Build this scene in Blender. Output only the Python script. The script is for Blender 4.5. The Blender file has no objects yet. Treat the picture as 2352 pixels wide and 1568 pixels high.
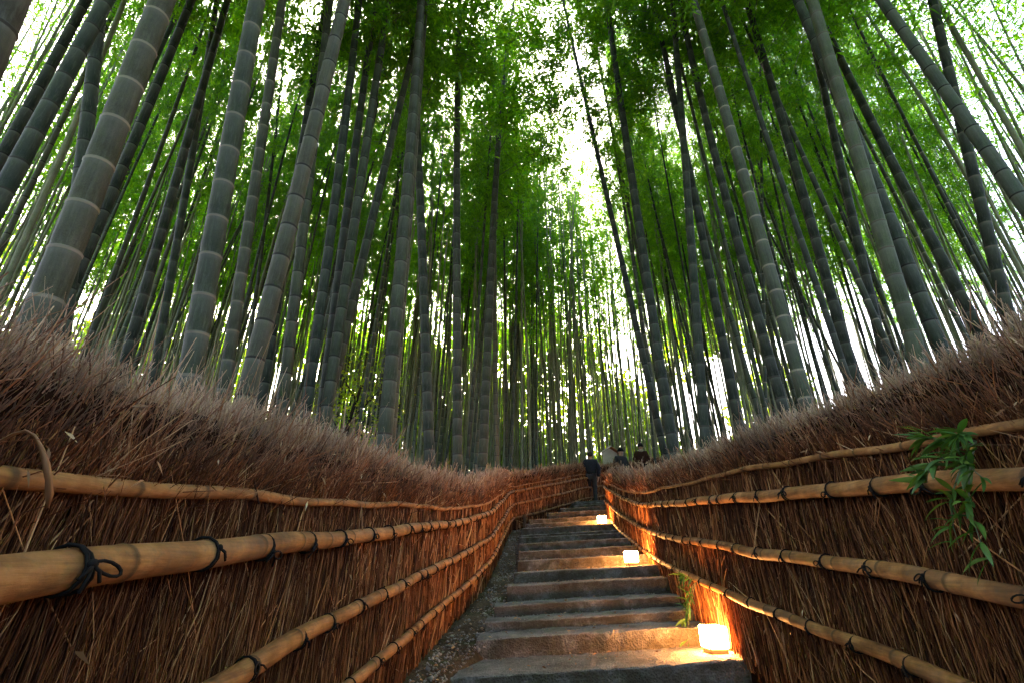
import bpy, bmesh, math, random
import numpy as np
from mathutils import Vector, Matrix, Quaternion
rng = np.random.default_rng(7)
random.seed(7)
R = math.radians
sc = bpy.context.scene
C = sc.collection

# ------------------------------------------------------------------ camera, sky, sun, exposure
FPX, CX, CY, PITCH = 1130.0, 1176.0, 784.0, R(24.3)
cam = bpy.data.objects.new('camera', bpy.data.cameras.new('camera'))
C.objects.link(cam)
cam.location = (0, 0, 0)
cam.rotation_euler = (R(90) + PITCH, 0, 0)
cam.data.sensor_width = 36
cam.data.lens = 36 * FPX / 2352
cam.data.clip_start = 0.02
cam.data.clip_end = 3000
sc.camera = cam

SUN_EL, SUN_AZ = R(36), R(-16)          # azimuth from +Y towards +X
world = bpy.data.worlds.new('World')
sc.world = world
world.use_nodes = True
wn = world.node_tree
wn.nodes.clear()
sky = wn.nodes.new('ShaderNodeTexSky')
sky.sky_type = 'NISHITA'
sky.sun_disc = False
sky.sun_elevation = SUN_EL
sky.sun_rotation = SUN_AZ
sky.air_density = 0.7
sky.dust_density = 8.0
sky.ozone_density = 0.0
bg = wn.nodes.new('ShaderNodeBackground')
bg.inputs['Strength'].default_value = 0.15
wo = wn.nodes.new('ShaderNodeOutputWorld')
wn.links.new(sky.outputs[0], bg.inputs[0])
wn.links.new(bg.outputs[0], wo.inputs[0])

sun = bpy.data.objects.new('sun', bpy.data.lights.new('sun', 'SUN'))
C.objects.link(sun)
sun.data.energy = 1.5
sun.data.angle = R(12)
sun.data.color = (1.0, 0.90, 0.74)
sd = Vector((math.sin(SUN_AZ) * math.cos(SUN_EL), math.cos(SUN_AZ) * math.cos(SUN_EL), math.sin(SUN_EL)))
sun.rotation_euler = sd.to_track_quat('Z', 'Y').to_euler()
sun.location = (0, 0, 40)

sc.view_settings.view_transform = 'Standard'
sc.view_settings.look = 'None'
sc.view_settings.gamma = 1
sc.view_settings.use_curve_mapping = False
sc.view_settings.exposure = 3.5
sc.render.engine = 'CYCLES'
cy = sc.cycles
cy.max_bounces = 5
cy.diffuse_bounces = 3
cy.glossy_bounces = 2
cy.transmission_bounces = 4
cy.transparent_max_bounces = 4
cy.use_denoising = True
cy.sample_clamp_indirect = 6
cy.adaptive_threshold = 0.03

# ------------------------------------------------------------------ helpers
def ray(px, py):
    x = (px - CX) / FPX
    v = (CY - py) / FPX
    s, c = math.sin(PITCH), math.cos(PITCH)
    return Vector((x, c - v * s, s + v * c))

def mesh(name, V, F, mats, attrs=None, smooth=False, midx=None):
    """V (n,3) array; F (m,3|4) array or list of polygons"""
    me = bpy.data.meshes.new(name)
    V = np.asarray(V, dtype=np.float32)
    if isinstance(F, np.ndarray):
        m, k = F.shape
        me.vertices.add(len(V))
        me.vertices.foreach_set('co', V.ravel())
        me.loops.add(m * k)
        me.loops.foreach_set('vertex_index', F.astype(np.int32).ravel())
        me.polygons.add(m)
        me.polygons.foreach_set('loop_start', np.arange(0, m * k, k, dtype=np.int32))
    else:
        me.from_pydata([tuple(map(float, v)) for v in V], [], [tuple(int(i) for i in f) for f in F])
    if midx is not None:
        me.polygons.foreach_set('material_index', np.asarray(midx, dtype=np.int32))
    if smooth:
        me.polygons.foreach_set('use_smooth', np.ones(len(me.polygons), dtype=bool))
    me.update(calc_edges=True)
    for k_, a in (attrs or {}).items():
        at = me.attributes.new(k_, 'FLOAT', 'POINT')
        at.data.foreach_set('value', np.asarray(a, dtype=np.float32))
    for mt in (mats if isinstance(mats, (list, tuple)) else [mats]):
        me.materials.append(mt)
    return me

def obj(name, me, parent=None, **props):
    o = bpy.data.objects.new(name, me)
    C.objects.link(o)
    if parent is not None:
        o.parent = parent
    for k_, v in props.items():
        o[k_] = v
    return o

def thing(name, label, cat, loc=(0, 0, 0), group=None):
    o = bpy.data.objects.new(name, None)
    C.objects.link(o)
    o.empty_display_size = 0.2
    o.location = loc
    o['label'] = label
    o['category'] = cat
    if group:
        o['group'] = group
    return o

class MB:
    """collects polygons with a material index"""
    def __init__(s):
        s.V, s.F, s.M = [], [], []
    def add(s, V, F, mi=0):
        b = len(s.V)
        s.V += [tuple(v) for v in V]
        s.F += [tuple(b + i for i in f) for f in F]
        s.M += [mi] * len(F)
    def box(s, lo, hi, mi=0, rot=None, org=(0, 0, 0)):
        V = [Vector((x, y, z)) for z in (lo[2], hi[2]) for y in (lo[1], hi[1]) for x in (lo[0], hi[0])]
        if rot is not None:
            V = [rot @ v for v in V]
        V = [v + Vector(org) for v in V]
        s.add(V, [(0, 2, 3, 1), (4, 5, 7, 6), (0, 1, 5, 4), (2, 6, 7, 3), (0, 4, 6, 2), (1, 3, 7, 5)], mi)
    def tube(s, pts, rad, n=8, mi=0, cap=True):
        V, F = tube(pts, rad, n, cap)
        s.add(V, F, mi)
    def ball(s, c, r, n=10, mi=0):
        V, F = [], []
        m = n // 2 + 1
        for i in range(m + 1):
            a = math.pi * i / m
            for j in range(n):
                b = 2 * math.pi * j / n
                V.append((c[0] + r[0] * math.sin(a) * math.cos(b), c[1] + r[1] * math.sin(a) * math.sin(b), c[2] + r[2] * math.cos(a)))
        for i in range(m):
            for j in range(n):
                F.append((i * n + j, (i + 1) * n + j, (i + 1) * n + (j + 1) % n, i * n + (j + 1) % n))
        s.add(V, F, mi)
    def build(s, name, mats, parent=None, smooth=False, bevel=0, **props):
        me = mesh(name, np.array(s.V), s.F, mats, smooth=smooth, midx=s.M)
        o = obj(name, me, parent, **props)
        if bevel:
            b = o.modifiers.new('bevel', 'BEVEL')
            b.width = bevel
            b.segments = 2
            b.limit_method = 'ANGLE'
        return o

def frames(P):
    P = np.asarray(P, float)
    T = np.gradient(P, axis=0)
    T /= np.linalg.norm(T, axis=1)[:, None] + 1e-12
    ref = np.array([0, 0, 1.0]) if abs(T[0, 2]) < 0.9 else np.array([1.0, 0, 0])
    A = np.zeros_like(P)
    a = ref - T[0] * np.dot(ref, T[0])
    a /= np.linalg.norm(a)
    for i in range(len(P)):
        a = a - T[i] * np.dot(a, T[i])
        a /= np.linalg.norm(a) + 1e-12
        A[i] = a
    return T, A, np.cross(T, A)

def tube(P, rad, n=8, cap=True):
    P = np.asarray(P, float)
    rad = np.broadcast_to(np.asarray(rad, float), (len(P),))
    T, A, B = frames(P)
    th = np.arange(n) * 2 * math.pi / n
    V = P[:, None, :] + rad[:, None, None] * (np.cos(th)[None, :, None] * A[:, None, :] + np.sin(th)[None, :, None] * B[:, None, :])
    V = V.reshape(-1, 3)
    F = []
    for i in range(len(P) - 1):
        for j in range(n):
            F.append((i * n + j, i * n + (j + 1) % n, (i + 1) * n + (j + 1) % n, (i + 1) * n + j))
    if cap:
        F.append(tuple(range(n))[::-1])
        F.append(tuple((len(P) - 1) * n + j for j in range(n)))
    return V, F

def prisms(P0, P1, bend, rad):
    """many thin bent three-sided twigs -> V, F (quads), twig index per vertex, height along twig"""
    P0, P1, bend, rad = map(np.asarray, (P0, P1, bend, rad))
    N = len(P0)
    D = P1 - P0
    D = D / (np.linalg.norm(D, axis=1)[:, None] + 1e-9)
    ref = np.where(np.abs(D[:, 2:3]) < 0.9, np.array([[0, 0, 1.0]]), np.array([[1.0, 0, 0]]))
    A = np.cross(D, ref)
    A /= np.linalg.norm(A, axis=1)[:, None] + 1e-9
    B = np.cross(D, A)
    rings = []
    for t, k in ((0, 1.0), (0.5, 0.9), (1, 0.5)):
        c = P0 * (1 - t) + P1 * t + bend * (4 * t * (1 - t))
        for j in range(3):
            a = 2 * math.pi * j / 3
            rings.append(c + (rad * k)[:, None] * (math.cos(a) * A + math.sin(a) * B))
    V = np.stack(rings, 1).reshape(-1, 3)
    f = []
    for i in range(2):
        for j in range(3):
            f.append((i * 3 + j, i * 3 + (j + 1) % 3, (i + 1) * 3 + (j + 1) % 3, (i + 1) * 3 + j))
    F = (np.array(f)[None] + 9 * np.arange(N)[:, None, None]).reshape(-1, 4)
    return V, F, np.repeat(np.arange(N), 9), np.tile(np.repeat([0, .5, 1.0], 3), N)

# ------------------------------------------------------------------ materials
def mat(name):
    m = bpy.data.materials.new(name)
    m.use_nodes = True
    nt = m.node_tree
    nt.nodes.clear()
    out = nt.nodes.new('ShaderNodeOutputMaterial')
    return m, nt, out

class NB:
    def __init__(s, nt):
        s.nt = nt
    def n(s, t, **kw):
        x = s.nt.nodes.new(t)
        for k_, v in kw.items():
            if k_.startswith('i_'):
                x.inputs[k_[2:].replace('_', ' ')].default_value = v
            else:
                setattr(x, k_, v)
        return x
    def l(s, a, b):
        s.nt.links.new(a, b)
    def noise(s, scale, detail=4, rough=.55, vec=None, coord='Object', dist=0):
        x = s.n('ShaderNodeTexNoise')
        x.inputs['Scale'].default_value = scale
        x.inputs['Detail'].default_value = detail
        x.inputs['Roughness'].default_value = rough
        x.inputs['Distortion'].default_value = dist
        if vec is None:
            tc = s.n('ShaderNodeTexCoord')
            vec = tc.outputs[coord]
        s.l(vec, x.inputs['Vector'])
        return x.outputs['Fac']
    def ramp(s, fac, stops):
        x = s.n('ShaderNodeValToRGB')
        while len(x.color_ramp.elements) < len(stops):
            x.color_ramp.elements.new(0.5)
        for e, (p, col) in zip(x.color_ramp.elements, stops):
            e.position = p
            e.color = (*col, 1) if len(col) == 3 else col
        s.l(fac, x.inputs[0])
        return x.outputs[0]
    def mix(s, fac, a, b, mode='MIX'):
        x = s.n('ShaderNodeMix', data_type='RGBA', blend_type=mode)
        for k_, v in ((0, fac), (6, a), (7, b)):
            if hasattr(v, 'node'):
                s.l(v, x.inputs[k_])
            elif k_ == 0:
                x.inputs[0].default_value = v
            else:
                x.inputs[k_].default_value = (*v, 1) if len(v) == 3 else v
        return x.outputs[2]
    def math(s, op, a, b=0.0):
        x = s.n('ShaderNodeMath', operation=op)
        for i, v in enumerate((a, b)):
            if hasattr(v, 'node'):
                s.l(v, x.inputs[i])
            else:
                x.inputs[i].default_value = v
        return x.outputs[0]
    def attr(s, name):
        x = s.n('ShaderNodeAttribute', attribute_name=name)
        return x.outputs['Fac']
    def bump(s, h, strength=.4, dist=.01):
        x = s.n('ShaderNodeBump')
        x.inputs['Strength'].default_value = strength
        x.inputs['Distance'].default_value = dist
        s.l(h, x.inputs['Height'])
        return x.outputs[0]
    def pbr(s, out, col, rough=.7, spec=.3, normal=None):
        x = s.n('ShaderNodeBsdfPrincipled')
        if hasattr(col, 'node'):
            s.l(col, x.inputs['Base Color'])
        else:
            x.inputs['Base Color'].default_value = (*col, 1)
        if hasattr(rough, 'node'):
            s.l(rough, x.inputs['Roughness'])
        else:
            x.inputs['Roughness'].default_value = rough
        x.inputs['Specular IOR Level'].default_value = spec
        if normal is not None:
            s.l(normal, x.inputs['Normal'])
        s.l(x.outputs[0], out.inputs['Surface'])
        return x

def plain(name, col, rough=.7, spec=.3, var=.25, scale=18):
    m, nt, out = mat(name)
    b = NB(nt)
    c = b.ramp(b.noise(scale, 4), [(0.3, tuple(x * (1 - var) for x in col)), (0.7, tuple(min(1, x * (1 + var)) for x in col))])
    b.pbr(out, c, rough, spec, b.bump(b.noise(scale * 4, 3), .15, .004))
    return m

def m_culm():
    m, nt, out = mat('bamboo_culm')
    b = NB(nt)
    oi = b.n('ShaderNodeObjectInfo')
    tc = b.n('ShaderNodeTexCoord')
    mp = b.n('ShaderNodeMapping')
    mp.inputs['Scale'].default_value = (1, 1, .18)
    b.l(tc.outputs['Object'], mp.inputs[0])
    addv = b.n('ShaderNodeVectorMath', operation='ADD')
    cmb = b.n('ShaderNodeCombineXYZ')
    for i in range(3):
        b.l(b.math('MULTIPLY', oi.outputs['Random'], 37.0 + i * 11), cmb.inputs[i])
    b.l(mp.outputs[0], addv.inputs[0])
    b.l(cmb.outputs[0], addv.inputs[1])
    v = addv.outputs[0]
    n1 = b.noise(9, 4, .6, v)
    n2 = b.noise(60, 5, .7, v)
    mp2 = b.n('ShaderNodeMapping')
    mp2.inputs['Scale'].default_value = (1, 1, .03)
    b.l(v, mp2.inputs[0])
    n3 = b.noise(85, 4, .6, mp2.outputs[0])
    n4 = b.noise(3.2, 5, .65, tc.outputs['Object'])
    n5 = b.noise(170, 4, .8, tc.outputs['Object'])
    col = b.mix(n1, b.mix(1.0, oi.outputs['Color'], (.50, .56, .48), 'MULTIPLY'), b.mix(1.0, oi.outputs['Color'], (1.4, 1.32, 1.25), 'MULTIPLY'))
    col = b.mix(.55, col, b.ramp(n3, [(.3, (.55, .55, .52)), (.7, (1.4, 1.4, 1.4))]), 'MULTIPLY')
    col = b.mix(.8, col, b.ramp(n4, [(.35, (.50, .58, .42)), (.6, (1.2, 1.18, 1.15))]), 'MULTIPLY')
    col = b.mix(.6, col, b.ramp(n5, [(.35, (.5, .5, .5)), (.65, (1.45, 1.45, 1.45))]), 'MULTIPLY')
    col = b.mix(b.math('MULTIPLY', b.ramp(n2, [(.5, (0, 0, 0)), (.72, (1, 1, 1))]), .35), col, (.13, .13, .105))
    # powdery bloom under each node, node scar pale or dark
    col = b.mix(b.math('MULTIPLY', b.attr('bloom'), .45), col, (.16, .16, .135))
    ringc = b.mix(oi.outputs['Alpha'], (.006, .006, .005), (.25, .215, .165))
    col = b.mix(b.attr('ring'), col, ringc)
    b.pbr(out, col, .6, .22, b.bump(b.math('ADD', n2, n5), .35, .003))
    return m

def m_leaf(name, lo, hi, trans, dry=None):
    m, nt, out = mat(name)
    b = NB(nt)
    oi = b.n('ShaderNodeObjectInfo')
    t = b.attr('tint')
    t2 = b.math('ADD', b.math('MULTIPLY', t, .75), b.math('MULTIPLY', oi.outputs['Random'], .25))
    col = b.ramp(t2, [(0.0, lo), (.6, hi), (.93, tuple(x * y for x, y in zip(hi, (1.7, 1.25, 1.0)))), (1.0, dry or hi)])
    d = b.n('ShaderNodeBsdfDiffuse')
    b.l(col, d.inputs[0])
    tr = b.n('ShaderNodeBsdfTranslucent')
    tcol = b.mix(1.0, col, (1.7, 1.65, .5), 'MULTIPLY')
    b.l(tcol, tr.inputs[0])
    mx = b.n('ShaderNodeMixShader')
    mx.inputs[0].default_value = trans
    b.l(d.outputs[0], mx.inputs[1])
    b.l(tr.outputs[0], mx.inputs[2])
    g = b.n('ShaderNodeBsdfGlossy')
    g.inputs['Roughness'].default_value = .4
    g.inputs['Color'].default_value = (.7, .75, .8, 1)
    m2 = b.n('ShaderNodeMixShader')
    m2.inputs[0].default_value = .035
    b.l(mx.outputs[0], m2.inputs[1])
    b.l(g.outputs[0], m2.inputs[2])
    b.l(m2.outputs[0], out.inputs['Surface'])
    return m

def m_twig(name, stops, rough=.75, tip=None):
    m, nt, out = mat(name)
    b = NB(nt)
    t = b.attr('tint')
    col = b.ramp(t, stops)
    n = b.noise(5, 3)
    col = b.mix(1.0, col, b.ramp(n, [(.3, (.6, .6, .6)), (.7, (1.25, 1.2, 1.15))]), 'MULTIPLY')
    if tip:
        col = b.mix(b.math('MULTIPLY', b.attr('along'), b.math('ADD', b.math('MULTIPLY', t, .45), .5)), col, tip)  # pale twig ends: sky light painted into the colour
    b.pbr(out, col, rough, .25)
    return m

def m_pole():
    m, nt, out = mat('rail_bamboo')
    b = NB(nt)
    n1 = b.noise(7, 5, .65)
    n2 = b.noise(45, 5, .7)
    col = b.ramp(n1, [(.25, (.085, .036, .011)), (.5, (.25, .112, .036)), (.75, (.43, .222, .086))])
    col = b.mix(b.math('MULTIPLY', b.ramp(n2, [(.52, (0, 0, 0)), (.70, (1, 1, 1))]), .55), col, (.12, .085, .05))
    tc = b.n('ShaderNodeTexCoord')
    mp = b.n('ShaderNodeMapping')
    mp.inputs['Scale'].default_value = (1, .06, 1)
    b.l(tc.outputs['Object'], mp.inputs[0])
    n3 = b.noise(110, 5, .65, mp.outputs[0])
    col = b.mix(.75, col, b.ramp(n3, [(.3, (.45, .42, .40)), (.6, (1.2, 1.2, 1.2))]), 'MULTIPLY')
    col = b.mix(b.math('MULTIPLY', b.ramp(b.noise(2.6, 5, .7), [(.5, (0, 0, 0)), (.68, (1, 1, 1))]), .6), col, (.10, .075, .055))
    col = b.mix(b.attr('ring'), col, (.035, .022, .012))
    b.pbr(out, col, .62, .2, b.bump(b.math('ADD', n2, n3), .35, .003))
    return m

def m_step():
    m, nt, out = mat('worn_concrete')
    b = NB(nt)
    n1 = b.noise(2.2, 5, .6, coord='Generated')
    n1 = b.noise(2.4, 6, .62)
    n2 = b.noise(40, 6, .7)
    n3 = b.noise(5.5, 5, .6, dist=.5)
    vo = b.n('ShaderNodeTexVoronoi')
    vo.inputs['Scale'].default_value = 75
    tc = b.n('ShaderNodeTexCoord')
    b.l(tc.outputs['Object'], vo.inputs['Vector'])
    col = b.ramp(n1, [(.3, (.10, .097, .09)), (.5, (.19, .186, .177)), (.72, (.30, .295, .28))])
    col = b.mix(.5, col, b.ramp(vo.outputs['Distance'], [(0, (.35, .35, .35)), (.6, (1.3, 1.27, 1.2))]), 'MULTIPLY')
    col = b.mix(.55, col, b.ramp(n2, [(.35, (.45, .45, .45)), (.65, (1.2, 1.2, 1.2))]), 'MULTIPLY')
    # moss and dirt on the risers, darkened further to paint in their shade
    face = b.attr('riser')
    moss_shade = b.math('MULTIPLY', b.ramp(n3, [(.42, (0, 0, 0)), (.60, (1, 1, 1))]), b.math('ADD', b.math('MULTIPLY', face, .6), .06))
    col = b.mix(moss_shade, col, (.022, .027, .008))
    dirt_shade = b.math('MULTIPLY', b.ramp(b.noise(3.5, 5, .7), [(.34, (0, 0, 0)), (.52, (1, 1, 1))]), b.math('ADD', b.math('MULTIPLY', face, .62), .06))
    col = b.mix(dirt_shade, col, (.055, .038, .023))
    b.pbr(out, col, .95, .05, b.bump(b.math('ADD', n2, vo.outputs['Distance']), .8, .012))
    return m

def m_ground():
    m, nt, out = mat('forest_soil')
    b = NB(nt)
    n1 = b.noise(1.3, 6, .65)
    n2 = b.noise(35, 6, .75)
    col = b.ramp(n1, [(.3, (.04, .03, .018)), (.5, (.095, .075, .05)), (.7, (.17, .14, .105))])
    col = b.mix(.8, col, b.ramp(n2, [(.35, (.35, .33, .3)), (.65, (1.35, 1.3, 1.25))]), 'MULTIPLY')
    col = b.mix(b.ramp(b.noise(3, 5), [(.55, (0, 0, 0)), (.7, (.7, .7, .7))]), col, (.035, .05, .015))
    b.pbr(out, col, .95, .1, b.bump(n2, .9, .02))
    return m

def m_emit(name, col, strength):
    m, nt, out = mat(name)
    b = NB(nt)
    e = b.n('ShaderNodeEmission')
    e.inputs[0].default_value = (*col, 1)
    e.inputs[1].default_value = strength
    b.l(e.outputs[0], out.inputs['Surface'])
    return m

M = {
    'culm': m_culm(),
    'leaf': m_leaf('bamboo_leaf', (.026, .105, .003), (.125, .32, .006), .64, (.32, .26, .02)),
    'shrubleaf': m_leaf('far_leaf', (.07, .16, .010), (.19, .28, .018), .55),
    'sprigleaf': m_leaf('sprig_leaf', (.025, .075, .02), (.06, .14, .03), .3),
    'branch': plain('bamboo_branch', (.09, .11, .06), .6),
    'twig': m_twig('brush_twig', [(0, (.040, .012, .004)), (.4, (.16, .052, .016)), (.72, (.30, .115, .040)), (.9, (.44, .21, .085)), (1, (.58, .36, .18))]),
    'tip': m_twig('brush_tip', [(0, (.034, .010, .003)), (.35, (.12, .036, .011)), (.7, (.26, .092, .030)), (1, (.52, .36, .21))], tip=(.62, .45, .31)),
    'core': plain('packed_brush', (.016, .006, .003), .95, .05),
    'pole': m_pole(),
    'rope': plain('black_rope', (.008, .008, .008), .8, .1),
    'step': m_step(),
    'ground': m_ground(),
    'glow': m_emit('lit_paper_shade', (1.0, .40, .10), 33.0),
    'darkwood': plain('dark_wood', (.10, .06, .035), .7),
    'dryleaf': m_twig('dry_leaf', [(0, (.16, .07, .03)), (.5, (.34, .19, .09)), (1, (.55, .42, .26))], .6),
    'bark': plain('dark_bark', (.03, .024, .018), .9, .1),
    'pebble': plain('pebble', (.22, .20, .18), .8, .2, .5, 3),
    'skin': plain('skin', (.52, .31, .22), .55, .3, .06),
    'navy': plain('navy_jacket', (.012, .016, .026), .75, .2),
    'black': plain('black_cloth', (.010, .010, .011), .8, .2),
    'grey': plain('charcoal_cloth', (.03, .03, .034), .8, .2),
    'hair': plain('dark_hair', (.008, .006, .005), .5, .4),
    'scarf': plain('pale_scarf', (.55, .47, .38), .85, .1),
    'brown': plain('brown_cloth', (.06, .028, .02), .85, .1),
    'board': plain('pale_board', (.62, .58, .52), .6, .2, .1),
    'redwood': plain('red_brown_wood', (.30, .10, .05), .7, .2),
    'shoe': plain('dark_shoe', (.02, .02, .022), .5, .3),
    'eye': plain('eye', (.01, .01, .01), .2, .5),
}

# ------------------------------------------------------------------ fence lines: X, Y, rail3, rail2, rail1, thin, top
LEFT = np.array([
    (-.60, -1.6, -.80, -.52, -.22, -.10, .12), (-.66, 0.0, -.67, -.38, -.08, .04, .26),
    (-.69, .73, -.60, -.31, -.01, .11, .33), (-.72, 1.15, -.56, -.275, .02, .145, .38),
    (-.75, 1.60, -.535, -.25, .05, .18, .46), (-.76, 1.98, -.51, -.22, .08, .22, .51),
    (-.74, 2.46, -.475, -.18, .12, .265, .56), (-.69, 3.05, -.42, -.12, .18, .32, .60),
    (-.62, 4.05, -.33, -.03, .27, .40, .69), (-.56, 4.80, -.26, .04, .34, .47, .76),
    (-.45, 5.64, -.15, .15, .45, .57, .86), (-.31, 6.88, .04, .32, .63, .76, 1.06),
    (-.20, 8.60, .37, .66, .97, 1.09, 1.39), (-.09, 10.63, .76, 1.05, 1.36, 1.48, 1.78),
    (0.0, 12.0, .96, 1.26, 1.56, 1.67, 1.97)])
FAR = np.array([
    (0.0, 12.0, .95, 1.26, 1.55, 1.66, 1.97), (.77, 12.95, 1.21, 1.52, 1.81, 1.92, 2.25),
    (1.45, 14.14, 1.49, 1.80, 2.09, 2.21, 2.52), (2.14, 15.48, 1.80, 2.11, 2.40, 2.52, 2.82),
    (3.0, 16.6, 2.02, 2.33, 2.62, 2.74, 3.03), (4.0, 17.55, 2.23, 2.54, 2.83, 2.95, 3.24),
    (5.7, 19.2, 2.74, 3.05, 3.34, 3.46, 3.75), (7.6, 20.6, 3.1, 3.4, 3.7, 3.82, 4.1)])
RIGHT = np.array([
    (1.24, -1.6, -.66, -.37, -.08, .04, .32), (1.32, 0.4, -.47, -.18, .11, .23, .51),
    (1.37, 1.30, -.385, -.09, .20, .33, .62), (1.41, 1.75, -.34, -.05, .25, .38, .68),
    (1.44, 2.16, -.31, -.01, .29, .44, .71), (1.44, 2.63, -.27, .03, .33, .485, .73),
    (1.46, 3.10, -.23, .06, .37, .53, .77), (1.50, 3.72, -.18, .12, .42, .58, .83),
    (1.54, 4.40, -.12, .17, .48, .635, .90), (1.61, 5.31, -.03, .25, .565, .72, .98),
    (1.73, 6.35, .06, .345, .66, .815, 1.09), (1.84, 7.50, .21, .50, .80, .95, 1.25),
    (1.93, 9.01, .48, .78, 1.09, 1.21, 1.50), (2.05, 10.6, .80, 1.10, 1.41, 1.53, 1.78),
    (2.15, 11.7, 1.03, 1.33, 1.62, 1.73, 1.95), (2.55, 13.0, 1.05, 1.35, 1.63, 1.74, 1.98),
    (3.8, 14.6, 1.20, 1.5, 1.8, 1.92, 2.15), (6.5, 17.0, 1.6, 1.9, 2.2, 2.32, 2.58)])

class Fence:
    def __init__(s, T, side, foot=.27):
        s.T = T
        s.foot = foot
        L = np.concatenate([[0], np.cumsum(np.hypot(np.diff(T[:, 0]), np.diff(T[:, 1])))])
        s.n = max(60, int(L[-1] / .05))
        S = np.linspace(0, L[-1], s.n)
        D = np.stack([np.interp(S, L, T[:, k]) for k in range(7)], 1)
        ker = 11                                            # soften the corners of the table
        W = np.ones(ker) / ker
        for k in range(7):
            p = np.concatenate([2 * D[0, k] - D[ker // 2:0:-1, k], D[:, k], 2 * D[-1, k] - D[-2:-ker // 2 - 1:-1, k]])
            D[:, k] = np.convolve(p, W, 'valid')[:s.n]
        s.D = D
        s.S = np.concatenate([[0], np.cumsum(np.hypot(np.diff(D[:, 0]), np.diff(D[:, 1])))])
        s.len = s.S[-1]
        t = np.gradient(D[:, :2], axis=0)
        t /= np.linalg.norm(t, axis=1)[:, None]
        s.t = t
        s.nrm = np.stack([t[:, 1], -t[:, 0]], 1) * side
    def at(s, q):
        q = np.asarray(q, float)
        g = lambda a: np.stack([np.interp(q, s.S, a[:, k]) for k in range(a.shape[1])], -1)
        D = g(s.D)
        return D, g(s.nrm), g(s.t)
    def base(s, D):
        return D[..., 2] - s.foot

fl, ff, fr = Fence(LEFT, 1), Fence(FAR, 1), Fence(RIGHT, -1, .40)

def lx(y): return np.interp(y, LEFT[:, 1], LEFT[:, 0])
def rx(y): return np.interp(y, RIGHT[:, 1], RIGHT[:, 0])
_ly = np.concatenate([LEFT[:, 1], FAR[1:, 1]]); _lz = np.concatenate([LEFT[:, 2], FAR[1:, 2]]) - .27
_lxx = np.concatenate([LEFT[:, 0], FAR[1:, 0]])
_ry, _rz, _rxx = RIGHT[:, 1], RIGHT[:, 2] - .40, RIGHT[:, 0]

# steps: y of the nosing, height at the middle, left edge
STEPS = [(-1.2, -1.10, -.6), (1.2, -.94, -.62), (2.5, -.78, -.55),
         (3.72, -.61, -.431), (4.35, -.482, -.271), (4.80, -.413, -.231), (5.25, -.322, -.167), (5.75, -.178, -.05),
         (6.30, -.068, .024), (6.95, .058, .073), (7.6, .182, .095), (8.3, .311, .105), (9.0, .4275, .13),
         (9.5, .495, .138), (10.1, .643, .193), (10.6, .75, .28), (11.15, .881, .37), (11.75, 1.045, .83),
         (12.3, 1.18, 1.15), (12.9, 1.29, 1.55), (13.6, 1.41, 1.6), (14.3, 1.52, 1.75)]
_sy = np.array([s[0] for s in STEPS]); _sx = np.array([s[2] for s in STEPS])

def far_z(y):
    return np.interp(y, [-40, -6, 13, 20, 35, 60, 120, 2000], [-2.2, -1.4, 1.1, 2.5, 4.2, 5.0, 5.0, 5.0])

def gz(x, y):
    """terrain height"""
    x = np.asarray(x, float); y = np.asarray(y, float)
    zl = np.where(y < 20.6, np.interp(y, _ly, _lz), far_z(y)) 
    zr = np.where(y < 17, np.interp(y, _ry, _rz), far_z(y))
    zl = np.where(y < -1.6, far_z(y) + .3, zl); zr = np.where(y < -1.6, far_z(y) + .3, zr)
    xl = np.interp(y, _ly, _lxx); xr = np.interp(y, _ry, _rxx)
    t = np.clip((x - xl) / np.maximum(xr - xl, .3), 0, 1)
    z = zl * (1 - t) + zr * t
    # away from the path ease into the broad hillside
    out = np.maximum(xl - x, x - xr)
    k = np.clip((out - 1.5) / 8, 0, 1)
    z = z * (1 - k) + (far_z(y) + np.where(x > xr, .0, 0)) * k
    z = z + .05 * np.sin(x * 2.1 + y * 1.3) * np.clip(out, 0, 1)
    return z

# ------------------------------------------------------------------ ground sheet
def ground():
    xs = np.unique(np.concatenate([np.linspace(-1500, -60, 8), np.linspace(-60, -3, 30), np.arange(-3, 4, .10), np.linspace(4, 60, 30), np.linspace(60, 1500, 8)]))
    ys = np.unique(np.concatenate([np.linspace(-300, -3, 12), np.arange(-3, 16, .11), np.linspace(16, 70, 40), np.linspace(70, 2500, 10)]))
    X, Y = np.meshgrid(xs, ys)
    Z = gz(X, Y)
    sl = np.interp(Y, _sy, _sx)
    inside = np.clip((X - sl - .02) / .12, 0, 1) * (Y < 15.0) * (Y > -2) * np.clip((np.interp(Y, _ry, _rxx) + .06 - X) / .1, 0, 1)
    Z = Z - .24 * inside
    Z += .018 * np.sin(X * 9.1 + 2 * np.sin(Y * 5)) * np.cos(Y * 7.7 + X) * (np.abs(X) < 6)
    Z += rng.normal(0, .006, Z.shape) * (np.abs(X) < 6)
    n, m = X.shape
    idx = np.arange(n * m).reshape(n, m)
    F = np.stack([idx[:-1, :-1], idx[:-1, 1:], idx[1:, 1:], idx[1:, :-1]], -1).reshape(-1, 4)
    me = mesh('ground', np.stack([X, Y, Z], -1).reshape(-1, 3), F, M['ground'], smooth=True)
    return obj('ground', me, kind='structure')
ground()

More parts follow.
